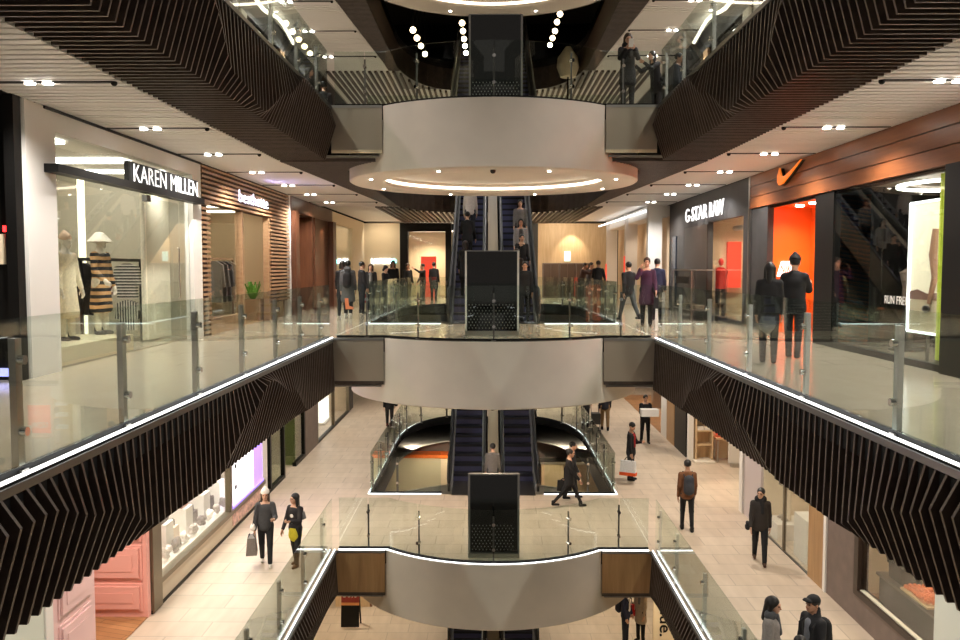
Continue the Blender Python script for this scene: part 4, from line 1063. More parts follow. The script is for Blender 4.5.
# ================================================================ lower level, right side
RX = 6.4
t = thing('bakery_window', 'brown-clad shop window with a food counter behind it, lower right', 'window', (RX + .3, 13.2, Z1))
MB().box(RX, RX + .2, 14.6, 15.85, Z1, Z1 + 3.4).box(RX, RX + .2, 12.0, 14.6, Z1, Z1 + .48).build('cladding', M['brownwall'], t)
MB().box(RX - .03, RX + .16, 14.46, 14.62, Z1 + .48, Z1 + 3.3).box(RX - .03, RX + .16, 12.0, 14.46, Z1 + .48, Z1 + .58).build('frame', mat('dark_brown_frame', (.035, .02, .014), .4), t)
MB().box(RX + .02, RX + .1, 12.0, 14.46, Z1 + .58, Z1 + .595).build('light_sill', M['creamgrey'], t)
MB().box(RX + .05, RX + .062, 12.0, 14.46, Z1 + .64, Z1 + 3.3).build('glazing', M['glass2'], t)
MB().box(RX, RX + .2, 9.5, 12.0, Z1, Z1 + 3.4).build('white_panel', mat('green_white_panel', (.66, .70, .64), .5), t)
room('right', 11.9, 15.8, Z1, Z1 + 3.4, 6.62, 9.3, 'cream', [(7, 8.6, 12.6, 13), (7, 8.6, 14, 14.4)], 'panel', 'timberfloor', 'food shop')
ct = thing('food_counter', 'grey food counter close behind the lower right window', 'counter', (6.85, 13.2, Z1 + .02))
MB().box(6.70, 7.25, 12.05, 14.35, Z1 + .02, Z1 + .90).build('body', M['greystone'], ct)
MB().box(6.66, 7.3, 12.05, 14.4, Z1 + .90, Z1 + .94).build('top', M['steeldark'], ct)
o = MB().box(6.78, 7.08, 13.72, 14.2, Z1 + .943, Z1 + 1.18).box(6.76, 7.1, 13.70, 14.22, Z1 + 1.18, Z1 + 1.23).build('black_box', M['blackmatte'], base=(6.83, 13.6, Z1 + .943)); tag(o, 'black lidded box at the far end of the food counter', 'box')
tr = thing('food_tray', 'pale tray heaped with orange-red pastries on the food counter', 'tray', (6.8, 12.9, Z1 + .943))
MB().box(6.69, 7.23, 12.75, 13.6, Z1 + .943, Z1 + .975).build('tray', M['birch'], tr)
b = MB()
for i in range(7):
    for j in range(10):
        b.ball((6.74 + i * .072, 12.82 + j * .078, Z1 + 1.01 + .03 * random.random()), (.036, .038, .035), 7)
tag(b.build('pastries', mat('pastry_red', (.52, .13, .045), .4, noise=.3, nscale=6), tr), kind='stuff')
spot((6.9, 12.9, Z1 + 2.6), 60, 90, .6, (1, .8, .55))
sbox('trim_white_strip', M['white'], RX - .03, RX + .2, 15.86, 15.98, Z1, Z1 + 3.4)
t = thing('oak_panel', 'warm oak wall panel with a small black bracket sign, lower right', 'panel', (RX + .05, 16.4, Z1))
MB().box(RX - .02, RX + .2, 15.99, 16.75, Z1, Z1 + 3.4).build('board', M['oakpanel'], t)
MB().box(RX - .45, RX - .02, 16.0, 16.06, Z1 + 2.15, Z1 + 2.42).build('bracket_sign', M['black'], t)
t = thing('mannequin_window', 'low glass shop window with white plinths, right of the walking man', 'window', (RX + .2, 18.2, Z1))
MB().box(RX + .0, RX + .012, 16.78, 19.65, Z1 + .03, Z1 + 3.3).build('glazing', M['glass2'], t)
MB().box(RX - .01, RX + .03, 16.76, 19.66, Z1, Z1 + .03).build('floor_channel', M['steeldark'], t)
for y in (18.2,): MB().box(RX - .02, RX + .04, y - .04, y + .04, Z1 + .03, Z1 + 3.3).build('mullion', M['bronze'], t)
room('right', 16.78, 19.68, Z1, Z1 + 3.4, 6.44, 9.3, 'cream', [(6.8, 8.6, 17.2, 17.5), (6.8, 8.6, 18.7, 19)], 'panel', 'floor1', 'mannequin window shop')
for k, (x, y, h, l) in enumerate(((6.83, 19.25, .38, 'low white plinth under the mannequin legs'), (6.88, 17.6, .95, 'grey-white block in front of the oak panel'))):
    o = MB().box(x - .34, x + .34, y - .38, y + .38, Z1 + .018, Z1 + h).build('display_plinth', M['white'], base=(x, y, Z1 + .018)); tag(o, l + ' in the lower right window', 'plinth')
m_ = thing('mannequin', 'headless white mannequin in cream trousers and taupe jacket, lower right window', 'mannequin', (6.83, 19.25, Z1 + .384))
z = Z1 + .386
for s in (-1, 1):
    MB().tube([(6.83, 19.25 + s * .12, z + .02), (6.83, 19.25 + s * .11, z + .45), (6.83, 19.25 + s * .08, z + .92)], [.055, .07, .095], 12).build('trouser_leg', cloth((226, 212, 184)), m_, smooth=True)
    MB().ball((6.77, 19.25 + s * .12, z + .045), (.12, .05, .05), 10).build('shoe', cloth((150, 140, 126)), m_, smooth=True)
    MB().tube([(6.83, 19.25 + s * .21, z + 1.40), (6.81, 19.25 + s * .27, z + 1.15), (6.75, 19.25 + s * .24, z + .92)], [.07, .055, .045], 10).build('sleeve', cloth((120, 108, 92)), m_, smooth=True)
b = MB(); b.lathe([(.001, .80), (.19, .82), (.17, 1.1), (.21, 1.38), (.10, 1.48), (.05, 1.52), (.001, 1.52)], (6.83, 19.25, z), 18, 0, 0, 2 * PI, 1.1); b.build('jacket', cloth((120, 108, 92)), m_, smooth=True)
sbox('wall_right', M['lilac'], RX - .02, RX + .6, 19.72, 21.0, Z1, Z1 + 3.45)
t = thing('recessed_entrance', 'recessed shop entrance with white frame and lit goods, right of the brown jacket man', 'shopfront', (8, 25, Z1))
MB().box(RX - .02, RX + .14, 26.95, 27.15, Z1, Z1 + 3.4).build('white_jamb', M['white'], t)
MB().box(8.9, 9.0, 21.0, 28.0, Z1, Z1 + 3.4).build('rear_panel', M['cream'], t)
MB().box(6.54, 8.9, 27.3, 27.4, Z1, Z1 + 3.4).build('side_panel', M['cream'], t)
MB().box(6.5, 7.15, 26.5, 27.3, Z1 + .002, Z1 + .05).build('lit_step', mat('pale_step', (.8, .74, .64), .4), t)
spot((7.0, 25.8, Z1 + 3.2), 70, 120, .7, (1, .84, .6)); spot((7.0, 22.8, Z1 + 3.3), 110, 60, .5, (1, .82, .58)); spot((7.8, 23.5, Z1 + 3.3), 60, 140, .8, (1, .84, .6))
t = thing('goods_shelf', 'pale shelving unit with rows of white goods in the recessed entrance', 'shelf', (6.85, 27.0, Z1 + .052))
MB().box(6.58, 6.63, 26.85, 27.25, Z1 + .052, Z1 + 2.6).box(7.09, 7.14, 26.85, 27.25, Z1 + .052, Z1 + 2.6).box(6.63, 7.09, 27.2, 27.25, Z1 + .052, Z1 + 2.6).build('body', M['birch'], t)
for zz in (.5, .95, 1.35, 1.7, 2.3): MB().box(6.63, 7.09, 26.85, 27.2, Z1 + zz, Z1 + zz + .04).build('shelf', M['birch'], t)
for zz in (.995, 1.395, 1.745):
    for k in range(2):
        o = MB().box(6.65 + k * .22, 6.84 + k * .22, 26.88, 27.15, Z1 + zz, Z1 + zz + .1).build('folded_shirt', M['white'], base=(6.75 + k * .22, 27, Z1 + zz)); tag(o, 'folded white shirt on the pale shelving unit', 'shirt', 'folded shirts on the shelving unit')
t = thing('red_sign_stand', 'red sign with white lettering on a table in the recessed entrance', 'sign', (7.6, 26.9, Z1 + .002))
MB().box(7.25, 7.95, 26.9, 26.95, Z1 + .85, Z1 + 1.75).build('board', M['redlit'], t)
text_part('NOW', 'lettering', M['white'], t, (7.32, 26.89, Z1 + 1.0), (1, 0, 0), LU, .52, .22, .01, .01)
MB().box(7.22, 8.0, 26.75, 27.2, Z1 + .70, Z1 + .76).build('table_top', M['birch'], t)
for x in (7.27, 7.95):
    for y in (26.8, 27.15): MB().bar((x, y, Z1 + .002), (x, y, Z1 + .7), .05, .05).build('leg', M['steel'], t)
t = thing('white_board_stand', 'white board with black scribbled symbol at the recessed entrance', 'sign', (7.75, 26.1, Z1))
MB().box(7.42, 8.08, 26.08, 26.14, Z1 + .12, Z1 + 1.25).build('board', M['white'], t)
MB().box(7.5, 8.0, 26.0, 26.22, Z1, Z1 + .12).build('base', M['steel'], t)
MB().bar((7.66, 26.07, Z1 + 1.15), (7.8, 26.07, Z1 + .8), .05, .01).bar((7.78, 26.07, Z1 + 1.1), (7.67, 26.07, Z1 + .92), .05, .01).bar((7.67, 26.07, Z1 + .92), (7.82, 26.07, Z1 + .98), .04, .01).build('symbol', M['black'], t)
o = MB().box(RX - .05, RX + .1, 21.1, 21.35, Z1, Z1 + 1.9).build('slim_sign_post', M['white'], base=(RX, 21.2, Z1)); tag(o, 'slim white post sign beside the lilac-grey pillar', 'post')
sbox('wall_right', M['black'], RX, RX + .3, 27.42, 29.1, Z1, Z1 + 3.45)
sbox('wall_right', M['oakpanel'], RX, RX + .3, 29.2, 30.4, Z1, Z1 + 3.45)
sbox('wall_right', M['white'], RX, RX + .3, 30.45, 31.4, Z1, Z1 + 3.45)
sbox('floor_shop', M['timberfloor'], RX, 9.4, 31.4, 41, Z1, Z1 + .012)
sbox('wall_right', M['white'], 9.3, 9.4, 32.2, 43, Z1, Z1 + 3.45)
spot((8, 35, Z1 + 3.3), 200, 130, .8, (1, .86, .7)); spot((8, 39, Z1 + 3.3), 200, 130, .8, (1, .86, .7))
o = MB().box(7.2, 7.8, 37, 37.5, Z1 + .014, Z1 + .9).build('steel_bin', M['steel'], base=(7.5, 37.2, Z1 + .014)); tag(o, 'small steel cabinet on the timber floor at far lower right', 'cabinet')

# ================================================================ basement
t = thing('sandwich_board', 'black pavement sign with red sale panel and a boot picture, basement left', 'sign', (-4.1, 25.0, Z0))
def slanted(t, nm, m, z0, z1, x0, x1, off):
    MB().add([(x0, 24.75 + off + (z0) * .12, Z0 + z0), (x1, 24.75 + off + z0 * .12, Z0 + z0), (x1, 24.75 + off + z1 * .12, Z0 + z1), (x0, 24.75 + off + z1 * .12, Z0 + z1),
              (x0, 24.79 + off + (z0) * .12, Z0 + z0), (x1, 24.79 + off + z0 * .12, Z0 + z0), (x1, 24.79 + off + z1 * .12, Z0 + z1), (x0, 24.79 + off + z1 * .12, Z0 + z1)],
             [(0, 1, 2, 3), (7, 6, 5, 4), (0, 4, 5, 1), (1, 5, 6, 2), (2, 6, 7, 3), (3, 7, 4, 0)]).build(nm, m, t)
slanted(t, 'black_panel', M['black'], .08, .75, -4.42, -3.88, 0)
slanted(t, 'red_panel', mat('sale_red', (.35, .04, .03), .5), .75, 1.25, -4.42, -3.88, 0)
slanted(t, 'orange_band', mat('sale_orange', (.8, .35, .12), .5), .72, .80, -4.42, -3.88, -.006)
text_part('50%', 'lettering', M['white'], t, (-4.37, 24.86, Z0 + .95), (1, 0, 0), LU, .42, .22, .01, .02)
MB().prism([(-4.2, .62), (-4.1, .62), (-4.08, .40), (-3.95, .36), (-3.95, .30), (-4.18, .30)], 'y', 24.70, 24.74).build('boot_picture', mat('boot_orange', (.75, .22, .10), .5), t)
for x in (-4.4, -3.9): MB().bar((x, 25.25, Z0), (x, 24.92, Z0 + 1.2), .04, .04).build('leg', M['black'], t)
t = thing('basement_counter', 'pale timber counter in the basement below the left bronze panel', 'counter', (-4.2, 28, Z0))
MB().box(-4.9, -3.8, 26.5, 30.0, Z0, Z0 + 1.0).build('body', M['birch'], t); MB().box(-3.8, -3.72, 26.5, 30.0, Z0, Z0 + 1.05).build('dark_edge', M['redwood'], t)
for k in range(3):
    o = MB().lathe([(.001, 0), (.12, 0), (.14, .3), (.08, .36), (.001, .36)], (-4.6 + .3 * k, 27.2, Z0 + 1.003), 14).build('yellow_jar', mat('yellow_jar', (.8, .7, .08), .4), base=(-4.6 + .3 * k, 27.2, Z0 + 1.003)); tag(o, 'yellow jar on the pale basement counter', 'jar', 'yellow jars on the basement counter')
t = thing('upright_sign', 'tall cream sign with black lettering turned sideways, basement right', 'sign', (4.75, 22.6, Z0))
MB().box(4.45, 5.1, 22.5, 22.56, Z0 + .05, Z0 + 2.5).build('board', M['cream'], t)
MB().box(4.35, 5.2, 22.35, 22.75, Z0, Z0 + .05).build('base', M['steel'], t)
text_part('Glue.', 'lettering', M['black'], t, (4.62, 22.49, Z0 + 1.9), (0, 0, -1), (1, 0, 0), 1.05, .33, .01, .01)
t = thing('cafe_front', 'long cream lit cafe front with orange top edge seen through the lower left opening', 'counter', (-3.0, 35.6, Z0))
MB().box(-4.4, -1.6, 35.2, 35.95, Z0, Z0 + 2.85).build('body', M['cream'], t); MB().box(-4.45, -1.55, 35.15, 35.95, Z0 + 2.85, Z0 + 2.98).build('orange_edge', M['orange'], t)
t = thing('timber_counter', 'pale timber front seen through the lower opening right of the escalators', 'counter', (3.2, 35.6, Z0))
MB().box(2.2, 4.6, 35.2, 35.95, Z0, Z0 + 2.6).build('body', M['birch'], t); MB().box(2.15, 4.65, 35.15, 35.95, Z0 + 2.6, Z0 + 2.7).build('top', M['steel'], t)
for x in (-3, -1.9, 2.8, 4.0): spot((x, 33.4, Z0 + 4.0), 120, 100, .7, (1, .85, .62), aim=(x, 35.3, Z0 + 1.5))  # aimed spots added so the two basement fronts look lit
sbox('wall_rear', M['brownwall'], -9.5, 9.5, 36, 36.2, Z0, Z0 + 3.6)
sbox('wall_left', M['cream'], -6.2, -6.0, 3, 36, Z0, Z0 + 3.6)
sbox('wall_right', M['cream'], 6.2, 6.4, 3, 36, Z0, Z0 + 3.6)

# ================================================================ upper floor
for sd, x, nm in ((-1, -6.25, 'left'), (1, 6.5, 'right')):
    t = thing('dark_shopfront', 'dark glass shopfront with little lamps on the upper %s walkway' % nm, 'shopfront', (x, 27, Z3))
    MB().box(x, x + sd * .1, 8, 41.5, Z3, Z3 + .4).box(x, x + sd * .1, 8, 41.5, Z3 + 3.1, Z3 + 3.76).build('cladding', M['charcoal'], t)
    for k in range(6): MB().box(x - sd * .02, x + sd * .12, 18 + k * 4 - .25, 18 + k * 4 + .25, Z3 + .4, Z3 + 3.1).build('pier', M['creamgrey'] if k % 2 else M['slatwood'], t)
    MB().box(x + sd * .05, x + sd * .06, 8, 41.5, Z3 + .4, Z3 + 3.1).build('glazing', M['glassdark'], t)
    MB().box(x + sd * 2.6, x + sd * 2.7, 8, 41.5, Z3, Z3 + 3.6).build('rear_panel', M['brownwall'], t)
    MB().tube([(x - sd * .25, 16 + k * .5, Z3 + 3.55 + .12 * math.sin(k * .8)) for k in range(22)], .05, 8).build('light_tube', M['ledwarm'], t)
    for k in range(14):
        MB().ball((x + sd * random.uniform(.3, 2.2), 17 + k * 1.5, Z3 + random.uniform(1.6, 3.0)), .07, 8).build('lamp', M['globe'], t)
    for y in (20, 26, 32): spot((x + sd * 1.2, y, Z3 + 3.3), 60, 130, .8, (1, .8, .55))
sbox('wall_rear', M['redwood'], -6.3, 6.5, YB - .4, YB - .2, Z3, Z3 + 3.77)
o = MB().box(-3.6, -1.0, YB - 3.0, YB - 2.6, Z3 + 2.2, Z3 + 3.0).build('hanging_gold_panel', mat('gold_panel', (.55, .33, .08), .4, emit=(1, .6, .15), es=.18), base=(-2.3, YB - 2.8, Z3 + 2.2)); tag(o, 'gold band hanging at the back of the upper floor left of the black screen', 'panel')
o = MB().box(1.6, 4.4, YB - 3.0, YB - 2.6, Z3 + 1.0, Z3 + 3.0).build('hanging_gold_panel', mat('gold_dim', (.45, .30, .12), .4, emit=(1, .6, .2), es=.08), base=(3, YB - 2.8, Z3 + 1)); tag(o, 'dim golden panel at the back of the upper floor right of the black screen', 'panel')
rows = [('left', [(413, 30), (417, 38), (421, 46), (425, 54)], 8.25), ('middle', [(462, 23), (463, 31), (464, 39), (465, 46), (466, 53)], 8.75), ('right', [(560, 14), (557, 22), (555, 31), (552.5, 38), (550, 45)], 9.0)]
for nm, pts, zz in rows:
    for k, (px, py) in enumerate(pts):
        p = PZ(px, py, zz)
        t = thing('globe_pendant', '%s warm globe lamp from the front in the %s hanging row above the upper escalators' % (ORD[k], nm), 'lamp', p, 'globe lamps above the upper floor')
        MB().ball(p, .085, 12).build('globe', M['globe'], t, smooth=True)
        MB().cyl((p.x, p.y, p.z + .07), (p.x, p.y, p.z + .14), .035, 10).build('cap', M['black'], t)
        MB().cyl((p.x, p.y, p.z + .14), (p.x, p.y, 14.3), .008, 6).build('cord', M['black'], t)
sbox('wall_rear', M['blackmatte'], -9.5, 9.5, YB + 1.5, YB + 1.6, Z4, 14.3)
o = thing('cloth_bundle', 'pale dress on a stand at the back of the upper floor, right of the escalator', 'dress', (2.9, 32, Z3))
P_ = PY(568, 62, 32)
MB().lathe([(.001, 0), (.28, 0), (.42, .35), (.38, .7), (.2, .95), (.1, 1.1), (.001, 1.12)], (P_.x, 32, P_.z - .55), 16).build('dress', cloth((220, 205, 180)), o, smooth=True)
MB().cyl((P_.x, 32, Z3), (P_.x, 32, P_.z - .5), .03, 8).build('pole', M['black'], o)
MB().cyl((P_.x, 32, Z3 + .001), (P_.x, 32, Z3 + .04), .25, 16).build('base', M['black'], o)
# ================================================================ people: smooth-union distance fields, meshed with surface nets
def smin(a, b, k):
    h = np.clip(.5 + .5 * (b - a) / k, 0, 1)
    return b + (a - b) * h - k * h * (1 - h)
class SD:
    """List of primitives; each ('c', a, b, ra, rb, k, flat) capsule or ('e', c, r, k) ellipsoid; sub=True cuts."""
    def __init__(s): s.p = []; s.cut = []
    def cap(s, a, b, ra, rb=None, k=.03, flat=1.): s.p.append(('c', np.array(a, float), np.array(b, float), ra, ra if rb is None else rb, k, flat)); return s
    def ell(s, c, r, k=.02): s.p.append(('e', np.array(c, float), np.array(r, float), k)); return s
    def csub(s, c, r): s.cut.append(('e', np.array(c, float), np.array(r, float))); return s
    def plane(s, p, n): s.cut.append(('p', np.array(p, float), np.array(n, float) / np.linalg.norm(n))); return s   # keeps the side n points away from
    def bounds(s):
        lo, hi = np.full(3, 9e9), np.full(3, -9e9)
        for q in s.p:
            pts, r = ([q[1], q[2]], max(q[3], q[4])) if q[0] == 'c' else ([q[1]], q[2].max())
            for x in pts: lo = np.minimum(lo, x - r); hi = np.maximum(hi, x + r)
        return lo, hi
    def val(s, P):
        d = None
        for q in s.p:
            if q[0] == 'c':
                a, b, ra, rb, k, fl = q[1:]
                sc = np.array([1, 1 / fl, 1]); A, B, Q = a * sc, b * sc, P * sc
                ab = B - A; t = np.clip(((Q - A) @ ab) / max(ab @ ab, 1e-9), 0, 1)
                v = np.sqrt(((Q - A - t[..., None] * ab) ** 2).sum(-1)) - (ra + (rb - ra) * t)
            else:
                c, r, k = q[1:]
                u = (P - c) / r; l = np.sqrt((u ** 2).sum(-1)); g = np.sqrt((u / r * u / r).sum(-1)) + 1e-9
                v = l * (l - 1) / g
            d = v if d is None else smin(d, v, k)
        for q in s.cut:
            if q[0] == 'e':
                u = (P - q[1]) / q[2]; l = np.sqrt((u ** 2).sum(-1)); g = np.sqrt((u / q[2] * u / q[2]).sum(-1)) + 1e-9
                d = np.maximum(d, -(l * (l - 1) / g))
            else: d = np.maximum(d, (P - q[1]) @ q[2])
        return d
    def mesh(s, h):
        lo, hi = s.bounds(); lo = lo - 2.1 * h; n = np.ceil((hi + 2.1 * h - lo) / h).astype(int) + 1
        ax = [lo[i] + h * np.arange(n[i]) for i in range(3)]
        P = np.stack(np.meshgrid(*ax, indexing='ij'), -1); d = s.val(P)
        ins = d < 0
        c = np.zeros(tuple(n - 1), int)
        acc = np.zeros(tuple(n - 1) + (3,)); cnt = np.zeros(tuple(n - 1))
        for axis in range(3):
            sl0 = [slice(None)] * 3; sl1 = [slice(None)] * 3; sl0[axis] = slice(0, -1); sl1[axis] = slice(1, None)
            d0, d1 = d[tuple(sl0)], d[tuple(sl1)]; x = (d0 < 0) != (d1 < 0)
            t = np.where(x, d0 / np.where(x, d0 - d1, 1), 0)
            pt = P[tuple(sl0)].copy(); pt[..., axis] += t * h; pt *= x[..., None]
            o = [k for k in range(3) if k != axis]
            for i in (0, 1):
                for j in (0, 1):
                    s2 = [slice(None)] * 3
                    s2[o[0]] = slice(i, n[o[0]] - 1 + i); s2[o[1]] = slice(j, n[o[1]] - 1 + j)
                    acc += pt[tuple(s2)]; cnt += x[tuple(s2)]
        act = cnt > 0; idx = np.full(tuple(n - 1), -1); idx[act] = np.arange(act.sum())
        V = acc[act] / cnt[act][:, None]
        fs = []
        for axis in range(3):
            o = [(axis + 1) % 3, (axis + 2) % 3]
            sl0 = [slice(None)] * 3; sl1 = [slice(None)] * 3; sl0[axis] = slice(0, -1); sl1[axis] = slice(1, None)
            x = ins[tuple(sl0)] != ins[tuple(sl1)]
            I = np.argwhere(x); I = I[(I[:, o[0]] > 0) & (I[:, o[1]] > 0) & (I[:, o[0]] < n[o[0]] - 1) & (I[:, o[1]] < n[o[1]] - 1)]
            if not len(I): continue
            e0 = np.zeros(3, int); e0[o[0]] = 1; e1 = np.zeros(3, int); e1[o[1]] = 1
            q = [idx[tuple((I - a).T)] for a in (e0 + e1, e1, 0 * e0, e0)]
            fl = ins[tuple(sl0)][tuple(I.T)]
            Q = np.stack(q, 1); Q[~fl] = Q[~fl][:, ::-1]
            fs.append(Q)
        return V, np.concatenate(fs)

def np_mesh(name, parts, m, parent):
    vs, fs, o = [], [], 0
    for V, Fc in parts: vs.append(V); fs.append(Fc + o); o += len(V)
    V = np.concatenate(vs); Fq = np.concatenate(fs)
    me = bpy.data.meshes.new(name)
    me.vertices.add(len(V)); me.vertices.foreach_set('co', V.astype(np.float32).ravel())
    me.loops.add(4 * len(Fq)); me.loops.foreach_set('vertex_index', Fq.astype(np.int32).ravel())
    me.polygons.add(len(Fq)); me.polygons.foreach_set('loop_start', np.arange(0, 4 * len(Fq), 4, dtype=np.int32))
    me.update(calc_edges=True); me.validate()
    me.polygons.foreach_set('use_smooth', [True] * len(me.polygons))
    me.materials.append(m)
    ob = bpy.data.objects.new(name, me); COL.objects.link(ob); ob.parent = parent
    return ob

# one hand, built once: palm along -z, thumb towards +x (mirrored for the other side), palm side towards -y
def make_hand(curl):
    s = SD(); s.ell((0, 0, -.045), (.040, .016, .052), .012)
    s.cap((0, 0, .02), (0, 0, -.02), .027, .03, .02, .75)
    for i, (x, L) in enumerate(((.029, .072), (.010, .080), (-.010, .075), (-.028, .058))):
        a = np.array((x, 0, -.085)); d1 = np.array((x * .25, -math.sin(curl * .6), -math.cos(curl * .6))); d2 = np.array((0, -math.sin(curl * 1.6), -math.cos(curl * 1.6)))
        b = a + d1 * L * .52; c = b + d2 * L * .5
        s.cap(a, b, .0088, .008, .004).cap(b, c, .008, .0065, .003)
    s.cap((.026, -.004, -.025), (.055, -.014, -.055), .0125, .010, .01).cap((.055, -.014, -.055), (.058, -.024, -.085), .010, .0075, .004)
    return s.mesh(.0056)
HANDS = {'relaxed': make_hand(.45), 'grip': make_hand(1.25)}

def make_head():
    s = SD()       # origin at the base of the skull ball centre, face towards -y
    s.ell((0, .012, .03), (.076, .094, .092), .02)
    s.ell((0, -.030, -.040), (.058, .062, .062), .03)
    s.ell((0, -.062, -.085), (.030, .026, .024), .03)
    s.cap((0, -.088, .012), (0, -.108, -.026), .009, .015, .012)
    s.ell((.016, -.092, -.030), (.010, .010, .008), .006).ell((-.016, -.092, -.030), (.010, .010, .008), .006)
    s.ell((0, -.086, .030), (.050, .014, .012), .02)
    s.ell((0, -.083, -.060), (.024, .012, .010), .01)
    for x in (-1, 1):
        s.ell((x * .078, .012, -.008), (.010, .020, .032), .008)
        s.csub((x * .031, -.098, .006), (.017, .016, .010))
    return s.mesh(.0078)
HEAD = make_head()

def rot(v, ax, a):
    return np.array(Matrix.Rotation(a, 3, ax) @ Vector(v))
def frame_from(down, fwd):
    z = -np.array(down) / np.linalg.norm(down); y = -np.array(fwd); y = y - z * (y @ z); y /= np.linalg.norm(y); x = np.cross(y, z)
    return np.stack([x, y, z], 1)

def person(label, pos, H, face, top, pants, hair='short', hairm='hairblack', skin='skin', coat=.86, stride=0., legw=1., arms=None, lean=0.,
           hat=None, hatc=None, scarf=None, shoe=(26, 24, 24), head_turn=0., head_tilt=0., collar=False, sit=False, group=None, skirt=None, hood=False, detail=True, open_front=None, bulk=1., shoulders=1.):
    """pos = floor point; face = heading in degrees, 0 looks at the camera (-y), 90 looks to +x, 180 away.
    arms = [(fwd, out, bend, inward) left(+x side of body), right]; coat = hem height as share of hip height."""
    s = H / 1.72
    root = thing('person', label, 'person', pos, group, math.radians(face))
    root.scale = (s, s, s)
    A = lambda *v: np.array(v, float)
    hip, sho = .92, 1.41
    ln = lambda p: rot(p - A(0, 0, hip), 'X', math.radians(lean)) + A(0, 0, hip)     # forward lean about the hips
    # legs
    hipL, hipR = A(.088, 0, hip), A(-.088, 0, hip)
    legs = []
    for sx, h, sg in ((1, hipL, 1), (-1, hipR, -1)):
        th = math.radians(stride) * sg
        knee = h + A(sx * .005, -math.sin(th) * .43, -math.cos(th) * .43)
        sh = th - math.radians(abs(stride) * .55 if sg * stride < 0 else abs(stride) * .1)
        ank = knee + A(0, -math.sin(sh) * .41, -math.cos(sh) * .41)
        legs.append([h, knee, ank])
    dz = min(l[2][2] for l in legs) - .08
    for l in legs: l[2][2] = max(l[2][2] - dz, .08)
    for l in legs: l[0] = l[0] - A(0, 0, dz); l[1] = l[1] - A(0, 0, dz)
    hip -= dz; sho -= dz
    ln = lambda p: rot(p - A(0, 0, hip), 'X', math.radians(lean)) + A(0, 0, hip)
    foot = [A(l[2][0], l[2][1], l[2][2] - .08) for l in legs]
    # arms
    arms = arms or [(6, 7, 12, 0), (6, 7, 12, 0)]
    if stride and arms == [(6, 7, 12, 0), (6, 7, 12, 0)]: arms = [(-stride * .8, 7, 18, 0), (stride * .8, 7, 18, 0)]
    chains = []
    for sx, (fw, out, bend, inw) in zip((1, -1), arms):
        S0 = ln(A(sx * .158 * shoulders, 0, sho - .035))
        f = math.radians(fw + lean * .6)
        d = A(sx * math.sin(math.radians(out)), -math.sin(f) * math.cos(math.radians(out)), -math.cos(f) * math.cos(math.radians(out)))
        E = S0 + d * .285
        f2 = f + math.radians(bend)
        d2 = A(sx * (math.sin(math.radians(out)) * .5 - math.sin(math.radians(inw))), -math.sin(f2), -math.cos(f2)); d2 /= np.linalg.norm(d2)
        W = E + d2 * .25
        chains.append((sx, S0, E, W, d2))
    neck0, neck1 = ln(A(0, .01, sho + .03)), ln(A(0, -.012, sho + .15))
    hc = neck1 + A(0, -.012, .045)
    # --- skin body, one mesh
    b = SD()
    b.cap(ln(A(0, 0, sho - .10)), ln(A(0, 0, hip + .18)), .148, .128, .05, .66)
    b.cap(ln(A(0, 0, hip + .16)), A(0, 0, hip - .03), .128, .145, .05, .72)
    b.cap(neck0 + A(0, .01, -.02), ln(A(.13, .005, sho - .04)), .055, .05, .05).cap(neck0 + A(0, .01, -.02), ln(A(-.13, .005, sho - .04)), .055, .05, .05)
    b.cap(neck0, neck1, .056, .052, .03)
    for sx, S0, E, W, d2 in chains: b.cap(S0, E, .050, .040, .03).cap(E, W, .040, .027, .02)
    for (h, k, a) in legs: b.cap(h, k, .078, .054, .03).cap(k, a, .052, .036, .02)
    parts = [b.mesh(.0185)]
    Rh = np.array(Matrix.Rotation(math.radians(head_turn), 3, 'Z') @ Matrix.Rotation(math.radians(head_tilt), 3, 'X'))
    parts.append((HEAD[0] @ Rh.T + hc, HEAD[1]))
    for i, (sx, S0, E, W, d2) in enumerate(chains):
        bend = arms[i][2]
        V, Fh = HANDS['grip' if bend > 45 else 'relaxed']
        V = V * A(sx, 1, 1) if True else V
        Fh2 = Fh if sx > 0 else Fh[:, ::-1]
        inward = A(-sx, 0, 0) if bend < 45 else A(-sx * .6, 0, .6)
        # thumb (+x of the hand) points forward, palm faces the body
        R = frame_from(d2, inward)
        if sx > 0: V = V * A(-1, 1, 1); Fh2 = Fh2[:, ::-1]
        else: V = V * A(-1, 1, 1); Fh2 = Fh2[:, ::-1]
        parts.append((V @ R.T + W + d2 * .018, Fh2))
    np_mesh('body', parts, M[skin], root)
    hw = lambda p: Rh @ A(*p) + hc
    if detail:
        for x in (-1, 1):
            c = hw((x * .031, -.083, .006)); MB().ball(c, .0105, 8).build('eye', M['eye'], root, local=True)
        MB().ball(hw((0, -.0945, -.060)), (.021, .006, .006), 8).build('mouth', M['lip'], root, local=True)
    # --- trousers / skirt / tights
    t = SD()
    t.cap(A(0, 0, hip + .07), A(0, 0, hip - .02), .148, .158, .05, .76)
    for (h, k, a) in legs: t.cap(h, k, .094 * legw, .068 * legw, .03).cap(k, a + A(0, 0, .02), .066 * legw, .052 * legw, .02)
    np_mesh('trousers' if not skirt else 'tights', [t.mesh(.0185)], cloth(pants), root)
    if skirt:
        k = SD(); k.cap(A(0, 0, hip + .05), A(0, -.01, hip - skirt[0] + .16), .140, .168, .03, .85); k.plane(A(0, 0, hip - skirt[0]), A(0, 0, -1))
        np_mesh('skirt', [k.mesh(.02)], cloth(skirt[1]), root)
